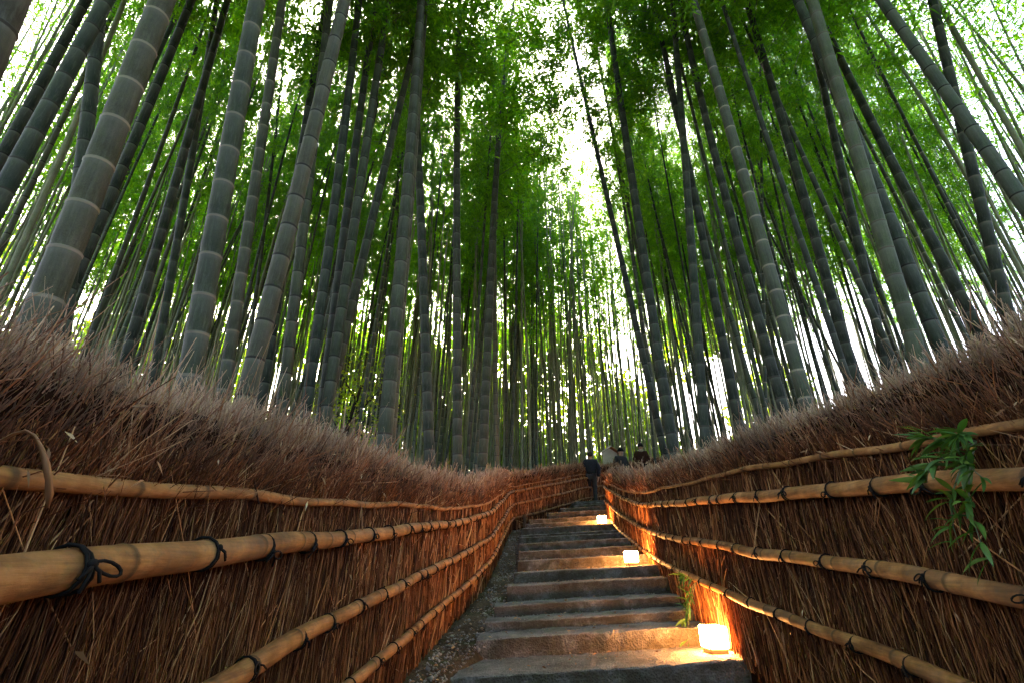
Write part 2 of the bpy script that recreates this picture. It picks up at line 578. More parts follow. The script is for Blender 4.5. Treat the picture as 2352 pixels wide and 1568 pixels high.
# ------------------------------------------------------------------ stone steps
def stairs():
    root = bpy.data.objects.new('stairway', None)
    C.objects.link(root)
    root['kind'] = 'structure'
    for i, (y, z, xl) in enumerate(STEPS):
        last = i == len(STEPS) - 1
        yn = y + 3.2 if last else STEPS[i + 1][0]
        depth = yn - y + .10
        xr = float(np.interp(y + .2, _ry, _rxx)) + .05
        if y > 13: xr = 3.3 + (y - 13) * .9
        zlow = STEPS[i - 1][1] - .12 if i else z - .35
        h = z - zlow
        w = xr - xl
        nx = max(14, int(w / .05))
        # profile: riser foot, riser rows, nosing, tread rows
        prof = [(0.012, -h), (0.008, -h * .75), (0.004, -h * .5), (0.0, -h * .25), (0.0, -.012), (.003, -.004), (.012, .0)]
        for q in np.linspace(.08, 1, 7):
            prof.append((depth * q, .004 * math.sin(q * 5)))
        prof.append((depth, -h))
        U = np.linspace(0, 1, nx)
        V = np.zeros((nx, len(prof), 3))
        wob = np.convolve(rng.normal(0, .010, nx + 8), np.ones(9) / 9, 'valid')
        wz = np.convolve(rng.normal(0, .007, nx + 8), np.ones(9) / 9, 'valid')
        chip = np.clip(rng.normal(0, 1, nx) - 1.3, 0, 2) * .012
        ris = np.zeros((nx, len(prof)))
        for j, (py, pz) in enumerate(prof):
            V[:, j, 0] = xl + U * w
            edge = 1.0 if 3 <= j <= 6 else .6
            V[:, j, 1] = y + py + wob * edge + (U - .5) * .0 + rng.normal(0, .0025, nx) + (chip if 4 <= j <= 5 else 0)
            tilt = .05 * (V[:, j, 0] - .55)
            V[:, j, 2] = z + pz + tilt + wz * (pz > -.03) + rng.normal(0, .003, nx) - (chip * .8 if 5 <= j <= 6 else 0)
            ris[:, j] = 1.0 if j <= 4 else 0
        n, m = nx, len(prof)
        idx = np.arange(n * m).reshape(n, m)
        F = [tuple(f) for f in np.stack([idx[:-1, :-1], idx[1:, :-1], idx[1:, 1:], idx[:-1, 1:]], -1).reshape(-1, 4)]
        F.append(tuple(idx[0, :])); F.append(tuple(idx[-1, ::-1]))
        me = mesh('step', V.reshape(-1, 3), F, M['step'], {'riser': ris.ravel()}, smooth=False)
        obj('step', me, root)
stairs()

def step_z(x, y):
    k = max(j for j, s in enumerate(STEPS) if s[0] <= y)
    return STEPS[k][1] + .05 * (x - .55)

# ------------------------------------------------------------------ bamboo culms
HC = 15.0
def culm_curve(z, var):
    a, b_, c_ = var
    t = z / HC
    return np.stack([a * t ** 3 + .05 * np.sin(3 * t + c_), b_ * t ** 3 + .04 * np.sin(4 * t + c_ * 2), z], -1)

def make_culm(seed, segs):
    r_ = np.random.default_rng(seed)
    var = (r_.uniform(-.9, .9), r_.uniform(-.9, .9), r_.uniform(0, 6))
    zs, rr, ring, bloom, nodes = [], [], [], [], []
    z, gap = -.3, .20
    while z < HC - .3:
        nodes.append(z)
        gap = .18 + .13 * min(1, max(0, z) / 6) + r_.uniform(-.012, .012)
        z += gap
    def rad(z):
        t = max(0, z) / HC
        return .06 * (1 - .25 * t - .68 * t ** 2.2) + .002
    for i, zn in enumerate(nodes):
        r0 = rad(zn)
        for dz, k, rg, bl in ((-.040, .995, 0, .5), (-.0135, .995, 0, 1), (-.0095, 1.0, 1, 0), (-.004, 1.045, 1, 0), (.000, 1.05, .6, 0), (.0045, .985, .5, 0), (.006, .975, 0, 0), (.05, 1.0, 0, 0)):
            zs.append(zn + dz); rr.append(r0 * k); ring.append(rg); bloom.append(bl)
    zs = np.array(zs)
    P = culm_curve(zs, var)
    th = np.arange(segs) * 2 * math.pi / segs
    V = P[:, None, :] + np.array(rr)[:, None, None] * np.stack([np.cos(th), np.sin(th), 0 * th], -1)[None]
    n, m = len(zs), segs
    idx = np.arange(n * m).reshape(n, m)
    F = np.stack([idx[:-1], np.roll(idx, -1, 1)[:-1], np.roll(idx, -1, 1)[1:], idx[1:]], -1).reshape(-1, 4)
    me = mesh('culm', V.reshape(-1, 3), F, M['culm'], {'ring': np.repeat(ring, m), 'bloom': np.repeat(bloom, m)}, smooth=True)
    return me, var, nodes

def leaf_quads(P, D, L, W, r_):
    """rhombic folded leaves: P base, D direction, L length, W width -> V, F"""
    N = len(P)
    up = r_.normal(0, 1, (N, 3))
    S = np.cross(D, up)
    S /= np.linalg.norm(S, axis=1)[:, None] + 1e-9
    droop = np.array([0, 0, -1.0])[None] * (L * .22)[:, None]
    mid = P + D * (L * .42)[:, None]
    V = np.stack([P, mid + S * (W * .5)[:, None], P + D * L[:, None] + droop, mid - S * (W * .5)[:, None]], 1).reshape(-1, 3)
    F = np.arange(4 * N).reshape(N, 4)
    return V, F

def make_crown(seed, var, nodes, z0, dens=1.0, leaf=1.0):
    r_ = np.random.default_rng(seed)
    P, D = [], []
    B0, B1 = [], []
    az = r_.uniform(0, 6.28)
    for zn in nodes:
        if zn < z0: continue
        t = (zn - z0) / (HC - z0)
        az += math.pi + r_.uniform(-.7, .7)
        nb = 2 if r_.random() < .85 else 1
        for q in range(nb):
            a = az + (q - .5) * r_.uniform(.5, 1.2)
            Lb = (1.0 + 1.0 * math.sin(math.pi * min(1, t * 1.05 + .12))) * (1 - .35 * t) * r_.uniform(.55, 1.15)
            o = culm_curve(np.array([zn]), var)[0]
            d = np.array([math.cos(a), math.sin(a), r_.uniform(.25, .75)])
            d /= np.linalg.norm(d)
            def bp(u):
                return o + d * Lb * u + np.array([0, 0, -.42 * Lb * u * u * (0.6 + .8 * t)])
            B0 += [o, bp(.5)]; B1 += [bp(.5), bp(1.0)]
            nc = int(dens * Lb * 31)
            spots = [bp(.2 + .85 * r_.random() ** .75) + r_.normal(0, .13, 3) for _k in range(max(3, int(Lb * 3.4)))]
            for k in range(nc):
                c = spots[r_.integers(0, len(spots))] + r_.normal(0, .085, 3) * np.array([1.2, 1.2, .7])
                nl = r_.integers(5, 9)
                base = d * .5 + np.array([0, 0, -.15])
                dd = base[None] + r_.normal(0, .75, (nl, 3))
                dd /= np.linalg.norm(dd, axis=1)[:, None]
                P.append(np.repeat(c[None], nl, 0) + r_.normal(0, .05, (nl, 3))); D.append(dd)
    P = np.concatenate(P); D = np.concatenate(D)
    N = len(P)
    L = r_.uniform(.08, .145, N) * leaf
    W = L * r_.uniform(.19, .30, N)
    V, F = leaf_quads(P, D, L, W, r_)
    tint = np.repeat(np.clip(r_.beta(2, 2.2, N), 0, 1), 4)
    me = mesh('foliage', V, F, M['leaf'], {'tint': tint})
    B0, B1 = np.array(B0), np.array(B1)
    Vb, Fb, _, _ = prisms(B0, B1, np.zeros_like(B0), np.full(len(B0), .006))
    mb = mesh('branches', Vb, Fb, M['branch'])
    return me, mb

VARS = []
for k in range(7):
    cu, var, nodes = make_culm(100 + k, 18)
    z0 = (6.3, 7.2, 5.4, 6.8, 7.6, 5.8, 6.6)[k]
    fo, br = make_crown(200 + k, var, nodes, z0)
    VARS.append((cu, fo, br))

def bamboo(base, up, scale, spin, k, color, ring, label, group, crown=True, tall=1.2):
    e = thing('bamboo', label, 'bamboo', base, group)
    q = Vector((0, 0, 1)).rotation_difference(Vector(up)) @ Quaternion((0, 0, 1), spin)
    e.rotation_mode = 'QUATERNION'
    e.rotation_quaternion = q
    e.scale = (scale, scale, tall)
    cu, fo, br = VARS[k % len(VARS)]
    o = obj('culm', cu, e)
    o.color = (*color, ring)
    if crown:
        obj('branches', br, e, kind='stuff')
        obj('foliage', fo, e, kind='stuff')
    return e

GREY = (.032, .038, .024)
DARK = (.010, .014, .009)
BLUE = (.020, .028, .021)
WARM = (.056, .052, .036)
# picture x, y low on the culm, x, y higher up, apparent width, real diameter, colour, ring paleness, words
d1 = lambda L: [(a * .6, b * .6) for a, b in L]
KEY = [
    ((48, 750), (333, 30), 100, .135, WARM, .95, 'thickest pale grey bamboo with pale node rings behind the left fence'),
    ((-40, 250), (40, 40), 120, .13, (.035, .028, .02), .1, 'dark out of focus bamboo cutting the top left corner'),
    ((18, 384), (186, 78), 55, .12, BLUE, .1, 'dark bamboo slanting up at the left edge below the corner one'),
    ((12, 324), (198, 0), 36, .11, DARK, .0, 'blackish bamboo close behind the slanting one at the left edge'),
    ((159, 780), (240, 60), 47, .12, BLUE, .05, 'blue grey bamboo half hidden behind the thickest left bamboo'),
    ((228, 540), (456, 0), 32, .11, DARK, .0, 'dark bamboo slanting right behind the thickest left bamboo'),
    ((282, 798), (456, 180), 30, .11, DARK, .1, 'dark bamboo standing left of the paired bamboos'),
    ((360, 840), (500, 30), 24, .10, BLUE, .2, 'slim bamboo just left of the paired bamboos'),
    ((461, 870), (597, 30), 60, .125, GREY, .7, 'front bamboo of the touching pair behind the left fence'),
    ((504, 870), (630, 60), 33, .105, (.04, .042, .03), .6, 'rear bamboo of the touching pair behind the left fence'),
    ((549, 888), (771, 48), 50, .12, WARM, .05, 'pale leaning bamboo with dark rings right of the touching pair'),
    ((594, 900), (690, 300), 25, .10, DARK, .0, 'dark bamboo directly behind the pale leaning one'),
    ((666, 900), (756, 150), 30, .11, GREY, .05, 'grey bamboo second right of the touching pair'),
    ((702, 888), (750, 570), 27, .11, BLUE, .05, 'grey bamboo left of the crooked dark tree'),
    ((744, 900), (800, 540), 28, .115, GREY, .05, 'grey bamboo right beside the crooked dark tree'),
    ((776, 840), (932, 144), 24, .11, GREY, .1, 'pale bamboo bent over near its top left of centre'),
    ((765, 708), (857, 0), 24, .11, BLUE, .1, 'bluish bamboo crossing behind the bent one left of centre'),
    ((881, 880), (975, 0), 34, .14, GREY, .1, 'tall stout green grey bamboo left of the picture centre'),
    ((920, 840), (962, 330), 24, .11, WARM, .1, 'brownish bamboo beside the tall stout one left of centre'),
    ((989, 780), (975, 360), 23, .11, BLUE, .1, 'pale upright bamboo right of the tall stout one'),
    ((1040, 900), (1036, 180), 22, .12, GREY, .1, 'straight upright bamboo nearest left of the stair line'),
    ((1107, 900), (1136, 300), 21, .12, GREY, .1, 'grey upright bamboo above the dip in the left fence'),
    ((1143, 900), (1136, 480), 12, .09, (.09, .09, .07), .1, 'thin pale upright bamboo above the far fence corner'),
    ((1488, 900), (1382, 420), 16, .10, DARK, .0, 'thin dark bamboo leaning left above the three people'),
    ((1530, 930), (1430, 330), 26, .12, BLUE, .1, 'grey bamboo leaning left just right of the three people'),
    ((1612, 960), (1552, 170), 24, .11, BLUE, .2, 'grey bamboo leaning left of the white ringed one'),
    ((1870, 924), (1612, 0), 38, .12, (.05, .057, .042), 1.0, 'bamboo with evenly spaced white rings behind the right fence'),
    ((2074, 780), (1846, 0), 45, .13, (.066, .078, .05), .35, 'stout green grey bamboo right of the white ringed one'),
    ((2152, 792), (1966, 336), 45, .125, BLUE, .05, 'blue grey bamboo crossing behind the stout green grey one'),
    ((2344, 440), (2068, 36), 45, .125, (.06, .075, .066), .02, 'pale bamboo slanting strongly across the top right corner'),
    ((2326, 720), (2230, 330), 38, .12, DARK, .5, 'dark bamboo with pale rings near the right edge'),
    ((2242, 720), (2020, 300), 34, .12, DARK, .1, 'dark leaning bamboo between the right edge pair and the stout one'),
    ((2040, 830), (1980, 560), 28, .12, DARK, .1, 'dark bamboo directly left of the stout green grey one'),
    ((1960, 850), (1840, 420), 30, .12, DARK, .1, 'dark bamboo right of the white ringed one'),
    ((1800, 940), (1690, 560), 28, .12, DARK, .2, 'dark bamboo directly left of the white ringed one'),
    ((1690, 960), (1600, 500), 24, .115, DARK, .3, 'dark grey bamboo second left of the white ringed one'),
]
placed = []
def corridor(x, y, m=.42):
    """true where the path or a fence stands"""
    xl = float(np.interp(y, _ly, _lxx)); xr = float(np.interp(y, _ry, _rxx))
    if y > 20.6: return False
    if y > 17: return abs(x - xl) < m + .3
    return xl - m < x < xr + m
for i, (lo, hi, wpx, dia, col, ring, lab) in enumerate(KEY):
    r0, r1 = ray(*lo), ray(*hi)
    d = dia * FPX * math.sqrt(1 + ((lo[0] - CX) / FPX) ** 2) / wpx
    n = r0.cross(r1).normalized()
    u = (Vector((0, 0, 1)) - n * n.z).normalized()
    for _ in range(60):
        p = r0 * d
        b = p.copy()
        for _q in range(3):
            b = p - u * ((p.z - float(gz(b.x, b.y))) / u.z)
        if not corridor(b.x, b.y): break
        d *= 1.03; dia *= 1.03
    placed.append((b.x, b.y))
    bamboo(b - u * .05, u, dia / .12, random.uniform(0, 6.28), i, col, ring, lab, 'bamboos standing along the path')

# random grove: individuals
def project(p):
    x, y, z = p
    s, c = math.sin(PITCH), math.cos(PITCH)
    dz = y * c + z * s
    if dz < .1: return None
    return CX + FPX * x / dz, CY - FPX * (z * c - y * s) / dz
cand = []
tries = 0
while len(cand) < 268 and tries < 60000:
    tries += 1
    y = random.uniform(1.5, 23)
    x = random.gauss(1, 11)
    if corridor(x, y, .62): continue
    pr = project((x, y, float(gz(x, y)) + 2.2))
    if pr is None or not -160 < pr[0] < 2352 + 160: continue
    r = math.hypot(x, y)
    if r < (7.0 if x < 0 else 5.5): continue
    if 1360 < pr[0] < 1520 and 12 < r < 21: continue
    # keep the picture clear where the key culms stand
    mind = .62 if r < 9 else .75
    if r < 10 and random.random() < .35: continue
    if any((x - a) ** 2 + (y - b_) ** 2 < mind ** 2 for a, b_ in placed): continue
    if x < -1.5 and r < 8 and random.random() < .4: continue
    placed.append((x, y)); cand.append((x, y))
WHERE = {'L': 'behind the left fence', 'F': 'behind the far fence', 'R': 'behind the right fence'}
made = []
for x, y in cand:
    g = 'L' if y < 12.5 and x < 0 or x < -3 else ('R' if x > 2.2 and y < 17 + .4 * (x - 6) or x > 7 else 'F')
    tilt = Vector((random.gauss(0, .045) - .004 * x, random.gauss(0, .045), 1)).normalized()
    v = random.choice((.62, 1.2)) * random.uniform(.85, 1.15)
    cool = random.random()
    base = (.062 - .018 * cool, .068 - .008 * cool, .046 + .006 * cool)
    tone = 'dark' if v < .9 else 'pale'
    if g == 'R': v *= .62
    if g == 'F': v *= 1.5  # far culms lightened in colour to stand in for light inside the grove
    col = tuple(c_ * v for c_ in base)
    ring = random.choice((.03, .05, .1, .9))
    r = math.hypot(x, y)
    deep = 'front rows' if r < 11 else ('middle rows' if r < 19 else 'back rows')
    lab = '%s slender bamboo with %s, %s %s' % (tone, 'light rings' if ring > .5 else 'thin dark rings', deep, WHERE[g])
    made.append((project((x, y, float(gz(x, y)) + 2.5))[0], tone, ring > .5, deep, g, r))
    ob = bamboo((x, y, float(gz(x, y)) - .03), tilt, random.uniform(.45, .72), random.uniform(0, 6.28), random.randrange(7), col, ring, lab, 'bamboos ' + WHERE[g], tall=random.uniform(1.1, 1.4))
    made[-1] += (ob,)

ORD = ['first', 'second', 'third', 'fourth', 'fifth', 'sixth', 'seventh', 'eighth', 'ninth']
kinds = {}
for m_ in made:
    kinds.setdefault(m_[1:5], []).append(m_)
for (tone, pale, deep, g), ms in kinds.items():        # small kinds can be told apart by their order
    if 1 < len(ms) <= 9:
        for k, m_ in enumerate(sorted(ms, key=lambda q: q[0])):
            m_[6]['label'] = '%s %s bamboo, %s from left of its kind, %s %s' % (tone, 'palely ringed' if pale else 'darkly ringed', ORD[k], deep, WHERE[g])

# the rest of the grove: one mass
def thicket(name, pts, label, cat):
    """one mesh: simple culms and sparse crowns of many bamboos that read as one mass"""
    r_ = np.random.default_rng(77)
    LV, LT, CV, CF, CR = [], [], [], [], []
    nb = 0
    thin_set = set(thin)
    for p in pts:
        r0 = math.hypot(p[0], p[1])
        near = p[1] < .6; mid = not near and r0 < 17
        H = r_.uniform(15, 20); z0 = H * r_.uniform(.38, .55)
        ln = r_.normal(0, .6, 2); ph = r_.uniform(0, 6)
        cur = lambda z: np.stack([p[0] + ln[0] * (z / H) ** 2, p[1] + ln[1] * (z / H) ** 2, p[2] + z], -1)
        zz = np.array([-.2, 2.5, 5, 8, 11, 14, H])
        rad = r_.uniform(.022, .038) * np.array([1, 1, .98, .9, .75, .5, .08])
        V, F = tube(cur(zz), rad, 7, False)
        CV.append(V); CF.append(np.array(F) + nb); nb += len(V)
        n = 400 if near else (1500 if mid and p in back else (90 if p in thin_set else 310))
        u = r_.random(n)
        z = z0 + (H - z0) * u
        rr = (1.1 + .9 * np.sin(math.pi * np.clip(u * 1.05 + .1, 0, 1))) * (1 - .4 * u) * r_.random(n) ** .6
        an = np.floor(r_.random(n) * 26) * 2.4 + r_.normal(0, .22, n)
        c = cur(z) + np.stack([rr * np.cos(an), rr * np.sin(an), .3 * rr - .25 * rr ** 2 + r_.normal(0, .12, n)], -1)
        d = np.stack([np.cos(an), np.sin(an), -.3 + 0 * an], -1) * .5 + r_.normal(0, .75, (n, 3))
        d /= np.linalg.norm(d, axis=1)[:, None]
        L = r_.uniform(.26, .40, n) if near else (r_.uniform(.09, .18, n) if r0 < 19 else r_.uniform(.15, .26, n))
        V, _ = leaf_quads(c, d, L, L * r_.uniform(.22, .36, n), r_)
        LV.append(V); LT.append(np.repeat(np.clip(r_.beta(2, 2.2, n) * .8 + .2 * r_.random(), 0, 1), 4))
    CV = np.concatenate(CV); CF = np.concatenate(CF); LV = np.concatenate(LV); LT = np.concatenate(LT)
    LF = np.arange(len(LV)).reshape(-1, 4) + len(CV)
    z = np.zeros(len(CV))
    me = mesh(name, np.concatenate([CV, LV]), np.concatenate([CF, LF]), [M['culm'], M['leaf']],
              {'tint': np.concatenate([z, LT]), 'ring': np.zeros(len(CV) + len(LV)), 'bloom': np.zeros(len(CV) + len(LV))},
              midx=np.concatenate([np.zeros(len(CF), int), np.ones(len(LF), int)]))
    o = obj(name, me, kind='stuff', label=label, category=cat)
    o.color = (.21, .22, .165, .1)  # pale culm colour makes up for missing light deep in the grove
    return o

pts = []
for _ in range(30000):
    if len(pts) >= 620: break
    y = random.uniform(6, 29); x = random.gauss(-3, 13)
    r = math.hypot(x, y)
    if r < 12.5 or r > 29: continue
    if corridor(x, y, .7): continue
    if any((x - a) ** 2 + (y - b_) ** 2 < .4 for a, b_ in placed): continue
    if x > 10 and r > 25: continue                   # the grove ends on the right: open sky beyond
    if x > 6 and r > 27: continue
    pr = project((x, y, 5.0))
    if pr is None or not -250 < pr[0] < 2602: continue
    if 1370 < pr[0] < 1500 and r < 20: continue
    if any((x - a) ** 2 + (y - b_) ** 2 < .3 for a, b_, _c in pts[-200:]): continue
    pts.append((x, y, float(gz(x, y))))
thin = []
for _ in range(20000):                                 # slim stems packed at the back of the grove
    if len(thin) >= 260: break
    a = R(random.uniform(-38, 30)); r = random.uniform(17, 30)
    if a > R(18) and r > 25: continue
    x, y = r * math.sin(a), r * math.cos(a)
    if corridor(x, y, .7): continue
    pr = project((x, y, 5.0))
    if 1370 < pr[0] < 1500 and r < 21: continue
    thin.append((x, y, float(gz(x, y))))
back = []
for _ in range(4000):                                  # the grove goes on unseen behind the viewer, added to cut skylight
    if len(back) >= 110: break
    y = random.uniform(-17, .6); x = random.uniform(-15, 15)
    if abs(x - .35) < 2.3 + .03 * abs(y): continue
    if any((x - a) ** 2 + (y - b_) ** 2 < 1.2 for a, b_, _c in back): continue
    back.append((x, y, float(gz(x, y))))
for _ in range(4000):                                  # and to both sides, bases out of the picture
    if len(back) >= 200: break
    y = random.uniform(.6, 14); x = random.choice((-1, 1, 1, 1)) * random.uniform(3.5, 18)
    pr = project((x, y, float(gz(x, y)) + 1.6))
    if pr and -120 < pr[0] < 2470: continue
    if any((x - a) ** 2 + (y - b_) ** 2 < .9 for a, b_, _c in back): continue
    back.append((x, y, float(gz(x, y))))
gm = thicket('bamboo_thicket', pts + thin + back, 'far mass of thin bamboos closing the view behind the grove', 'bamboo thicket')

# sunlit wood beyond the grove, read only through the gaps
def far_wood():
    r_ = np.random.default_rng(5)
    P, D = [], []
    for k in range(300):
        a = R(r_.uniform(-64, 30)); rr = r_.uniform(33, 42)
        cx, cy_ = rr * math.sin(a), rr * math.cos(a)
        cz = 3.0 + 15 * r_.random() ** 1.9
        n = 360
        q = r_.normal(0, 1, (n, 3)); q /= np.linalg.norm(q, axis=1)[:, None]
        q *= (r_.random(n) ** .4)[:, None] * np.array([2.6, 2.6, 2.2])
        P.append(q + np.array([cx, cy_, cz])); d = r_.normal(0, 1, (n, 3)); D.append(d / np.linalg.norm(d, axis=1)[:, None])
    P = np.concatenate(P); D = np.concatenate(D); N = len(P)
    L = r_.uniform(.4, .7, N)
    V, F = leaf_quads(P, D, L, L * .55, r_)
    me = mesh('far_wood', V, F, M['shrubleaf'], {'tint': np.repeat(r_.random(N), 4)})
    obj('far_wood', me, kind='stuff', label='bright leafy wood showing between the far bamboos', category='wood')
far_wood()

# ------------------------------------------------------------------ brush fences
def pole_mesh(f, col, s0, s1, rad, off, dz, seed, segs):
    r_ = np.random.default_rng(seed)
    nodes = []
    q = s0 + r_.uniform(.05, .25)
    while q < s1 - .03:
        nodes.append(q); q += r_.uniform(.26, .36) * (1 if rad > .02 else .8)
    st = list(np.arange(s0, s1, .07)) + [s1]
    extra = []
    for q in nodes:
        extra += [q - .012, q - .003, q + .003, q + .012]
    st = np.array(sorted(set([x for x in st if all(abs(x - q) > .016 for q in nodes)] + [x for x in extra if s0 <= x <= s1])))
    rr = np.full(len(st), rad); ring = np.zeros(len(st))
    for q in nodes:
        dd = np.abs(st - q)
        rr[dd < .005] *= 1.06
        ring[dd < .005] = .75
    D, n, t = f.at(st)
    wob = .004 * np.sin(st * 3.1 + col) + .003 * np.sin(st * 7.7 + col * 2)
    if rad < .02: wob = wob * 1.3
    P = np.stack([D[:, 0] + n[:, 0] * (off + rad), D[:, 1] + n[:, 1] * (off + rad), D[:, col] + dz + wob], -1)
    rr = rr * (1 + .03 * np.sin(st * 5 + seed))
    V, F = tube(P, rr, segs)
    return mesh('rail', V, F, M['pole'], {'ring': np.repeat(ring, segs)}, smooth=True)

def tie_mesh(k, simple=False):
    """rope lashing on a rail of radius 1 along local x; y outward, z up"""
    r_ = np.random.default_rng(40 + k)
    b = MB()
    rr = .10
    for dx, sl in (((-.16, .14), (.16, -.1)) if not simple else ((0, 0),)):
        a = np.linspace(0, 2 * math.pi, 13 if not simple else 9)
        P = np.stack([dx + sl * np.sin(a) * 1.4, 1.1 * np.cos(a), 1.12 * np.sin(a)], -1)
        b.tube(P, rr if not simple else .2, 5, cap=False)
    if not simple:
        b.ball((0, 1.18, .1), (.26, .2, .24), 8)
        dirx = 1 if k % 2 == 0 else -1
        if k != 2:                                             # bow loop
            a = np.linspace(0, 2 * math.pi, 12)
            P = np.stack([dirx * (.6 - .6 * np.cos(a)), 1.25 + .25 * np.sin(a * .5), .05 + .32 * np.sin(a) - .35 * (1 - np.cos(a)) * r_.uniform(-.3, .8)], -1)
            b.tube(P, .085, 5, cap=False)
        for q in range(2 if k != 1 else 3):                     # tails
            ex = r_.uniform(-1.1, 1.1); ez = r_.uniform(-1.2, -.4)
            P = np.array([(0, 1.2, .05), (ex * .5, 1.38, ez * .35), (ex, 1.3, ez)])
            b.tube(P, .085, 5)
    return mesh('rope_tie', np.array(b.V), b.F, M['rope'], smooth=True)
TIES = [tie_mesh(0), tie_mesh(1), tie_mesh(2), tie_mesh(3)]
TIE_FAR = tie_mesh(9, True)

def brush_fence(f, label, seed, s_from=0.0):
    r_ = np.random.default_rng(seed)
    root = thing('brush_fence', label, 'fence')
    # packed core
    st = np.arange(0, f.len, .12)
    D, n, t = f.at(st)
    b0 = D[:, 2] - f.foot - .12
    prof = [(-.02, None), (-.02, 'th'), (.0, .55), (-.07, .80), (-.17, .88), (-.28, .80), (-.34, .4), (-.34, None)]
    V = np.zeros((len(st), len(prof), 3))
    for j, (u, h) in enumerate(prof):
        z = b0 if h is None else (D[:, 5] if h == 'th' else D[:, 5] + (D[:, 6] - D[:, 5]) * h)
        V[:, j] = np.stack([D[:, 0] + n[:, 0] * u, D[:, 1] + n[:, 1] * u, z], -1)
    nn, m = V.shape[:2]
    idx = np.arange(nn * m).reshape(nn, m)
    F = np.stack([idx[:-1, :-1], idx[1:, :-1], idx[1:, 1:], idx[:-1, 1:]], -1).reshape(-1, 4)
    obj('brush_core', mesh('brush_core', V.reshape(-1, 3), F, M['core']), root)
    # face twigs: denser where the fence is near
    def sample(per_m_fn):
        q = np.arange(0, f.len, .25)
        Dq, _, _ = f.at(q + .125)
        dist = np.hypot(Dq[:, 0], Dq[:, 1])
        S = []
        for a, dd, yy in zip(q, dist, Dq[:, 1]):
            if yy < -.6: continue
            k = int(per_m_fn(dd) * .25)
            S.append(a + r_.random(k) * .25)
        return np.concatenate(S)
    S = sample(lambda d: np.clip(5900 / max(d, .8), 450, 4600))
    N = len(S)
    D, n, t = f.at(S)
    dist = np.hypot(D[:, 0], D[:, 1])
    lo = f.base(D) - .03
    hi = D[:, 5] + .03
    L = r_.uniform(.18, .5, N)
    z0 = lo + r_.random(N) * (hi - lo - L * .5)
    u0 = r_.uniform(-.02, .012, N); u1 = u0 + np.abs(r_.normal(0, .012, N))
    clump = .16 * np.sin(S * 3.7 + seed) * np.sin(S * 9.1 + z0 * 4)
    tilt = r_.normal(0, .13, N) + clump
    strag = r_.random(N) < .06
    tilt = np.where(strag, r_.normal(0, .5, N), tilt)
    u1 = np.where(strag, u1 + .015, u1)
    P0 = np.stack([D[:, 0] + n[:, 0] * u0, D[:, 1] + n[:, 1] * u0, z0], -1)
    P1 = np.stack([D[:, 0] + n[:, 0] * u1 + t[:, 0] * L * np.sin(tilt), D[:, 1] + n[:, 1] * u1 + t[:, 1] * L * np.sin(tilt), np.minimum(z0 + L * np.cos(tilt), hi + .05)], -1)
    bend = r_.normal(0, .008, (N, 3))
    rad = (.0009 + .0022 * r_.random(N) ** 2.2) * np.clip(dist / 1.5, .8, 5)
    V, F, ti, _ = prisms(P0, P1, bend, rad)
    tint = np.where(strag, r_.uniform(.75, 1, N), np.clip(r_.beta(1.0, 1.6, N), 0, 1))
    obj('face_twigs', mesh('face_twigs', V, F, M['twig'], {'tint': tint[ti]}), root, kind='stuff')
    # bristling brush top
    S = sample(lambda d: np.clip(5900 / max(d, .8), 560, 4500))
    N = len(S)
    D, n, t = f.at(S)
    dist = np.hypot(D[:, 0], D[:, 1])
    H = (D[:, 6] - D[:, 5]) * .92
    a = r_.uniform(-.35, 1.0, N)                     # position round the mound: -.35 back .. 1 front foot
    H = H * (1 + .10 * np.sin(S * 2.3 + seed) * np.sin(S * 5.1) + .07 * np.sin(S * 17 + 3 * np.sin(S * 7)) + r_.normal(0, .06, N))
    ue = -.17 + .20 * np.sin(a * math.pi / 2) + np.where(a < 0, .16 * np.sin(a * math.pi / 2), 0)
    he = H * np.clip(np.cos(a * math.pi / 2) * 1.05 + .04, .05, 1.05)
    L = r_.uniform(.10, .28, N)
    out = np.clip(a, -1, 1)
    du = .04 + .36 * out + r_.normal(0, .16, N)
    ds = r_.normal(0, .25, N) + .12 * np.sin(S * 4.3 + seed) * np.sin(S * 11.0 + a * 3)
    dzv = 1.0 - .25 * np.abs(out)
    dn = np.sqrt(du ** 2 + ds ** 2 + dzv ** 2)
    du, ds, dzv = du / dn, ds / dn, dzv / dn
    ext = np.clip(dist / 1.8, .6, 1) * np.abs(r_.normal(0, .03, N)) * np.where(r_.random(N) < .08, 2.4, 1)
    E = np.stack([D[:, 0] + n[:, 0] * ue, D[:, 1] + n[:, 1] * ue, D[:, 5] + he], -1)
    dv = np.stack([n[:, 0] * du + t[:, 0] * ds, n[:, 1] * du + t[:, 1] * ds, dzv], -1)
    P1 = E + dv * ext[:, None]
    P0 = E - dv * L[:, None]
    bend = r_.normal(0, .005, (N, 3))
    rad = (.0009 + .0026 * r_.random(N) ** 2.2) * np.clip(dist / 1.9, .75, 5.4)
    tint = np.clip(r_.beta(1.1, 1.5, N) * .8 + .22 * np.sin(S * 6.3 + 2 * np.sin(S * 2.1 + a * 4)) * np.sin(S * 13 + a * 5), 0, 1)
    # forks: side twigs leave many of the stems part way up
    sky_lit = np.clip(1.15 - 1.3 * np.clip(a, 0, 1), 0, 1)          # sky light painted pale on the exposed crest only
    fk = np.nonzero(r_.random(N) < .36)[0]
    fo = P0[fk] + (P1[fk] - P0[fk]) * r_.uniform(.35, .75, len(fk))[:, None]
    fd = (P1[fk] - P0[fk]); fL = np.linalg.norm(fd, axis=1)[:, None]
    fd = fd / fL + r_.normal(0, .42, (len(fk), 3)); fd[:, 2] = np.abs(fd[:, 2])
    P0 = np.concatenate([P0, fo]); P1 = np.concatenate([P1, fo + fd * fL * r_.uniform(.3, .6, len(fk))[:, None]])
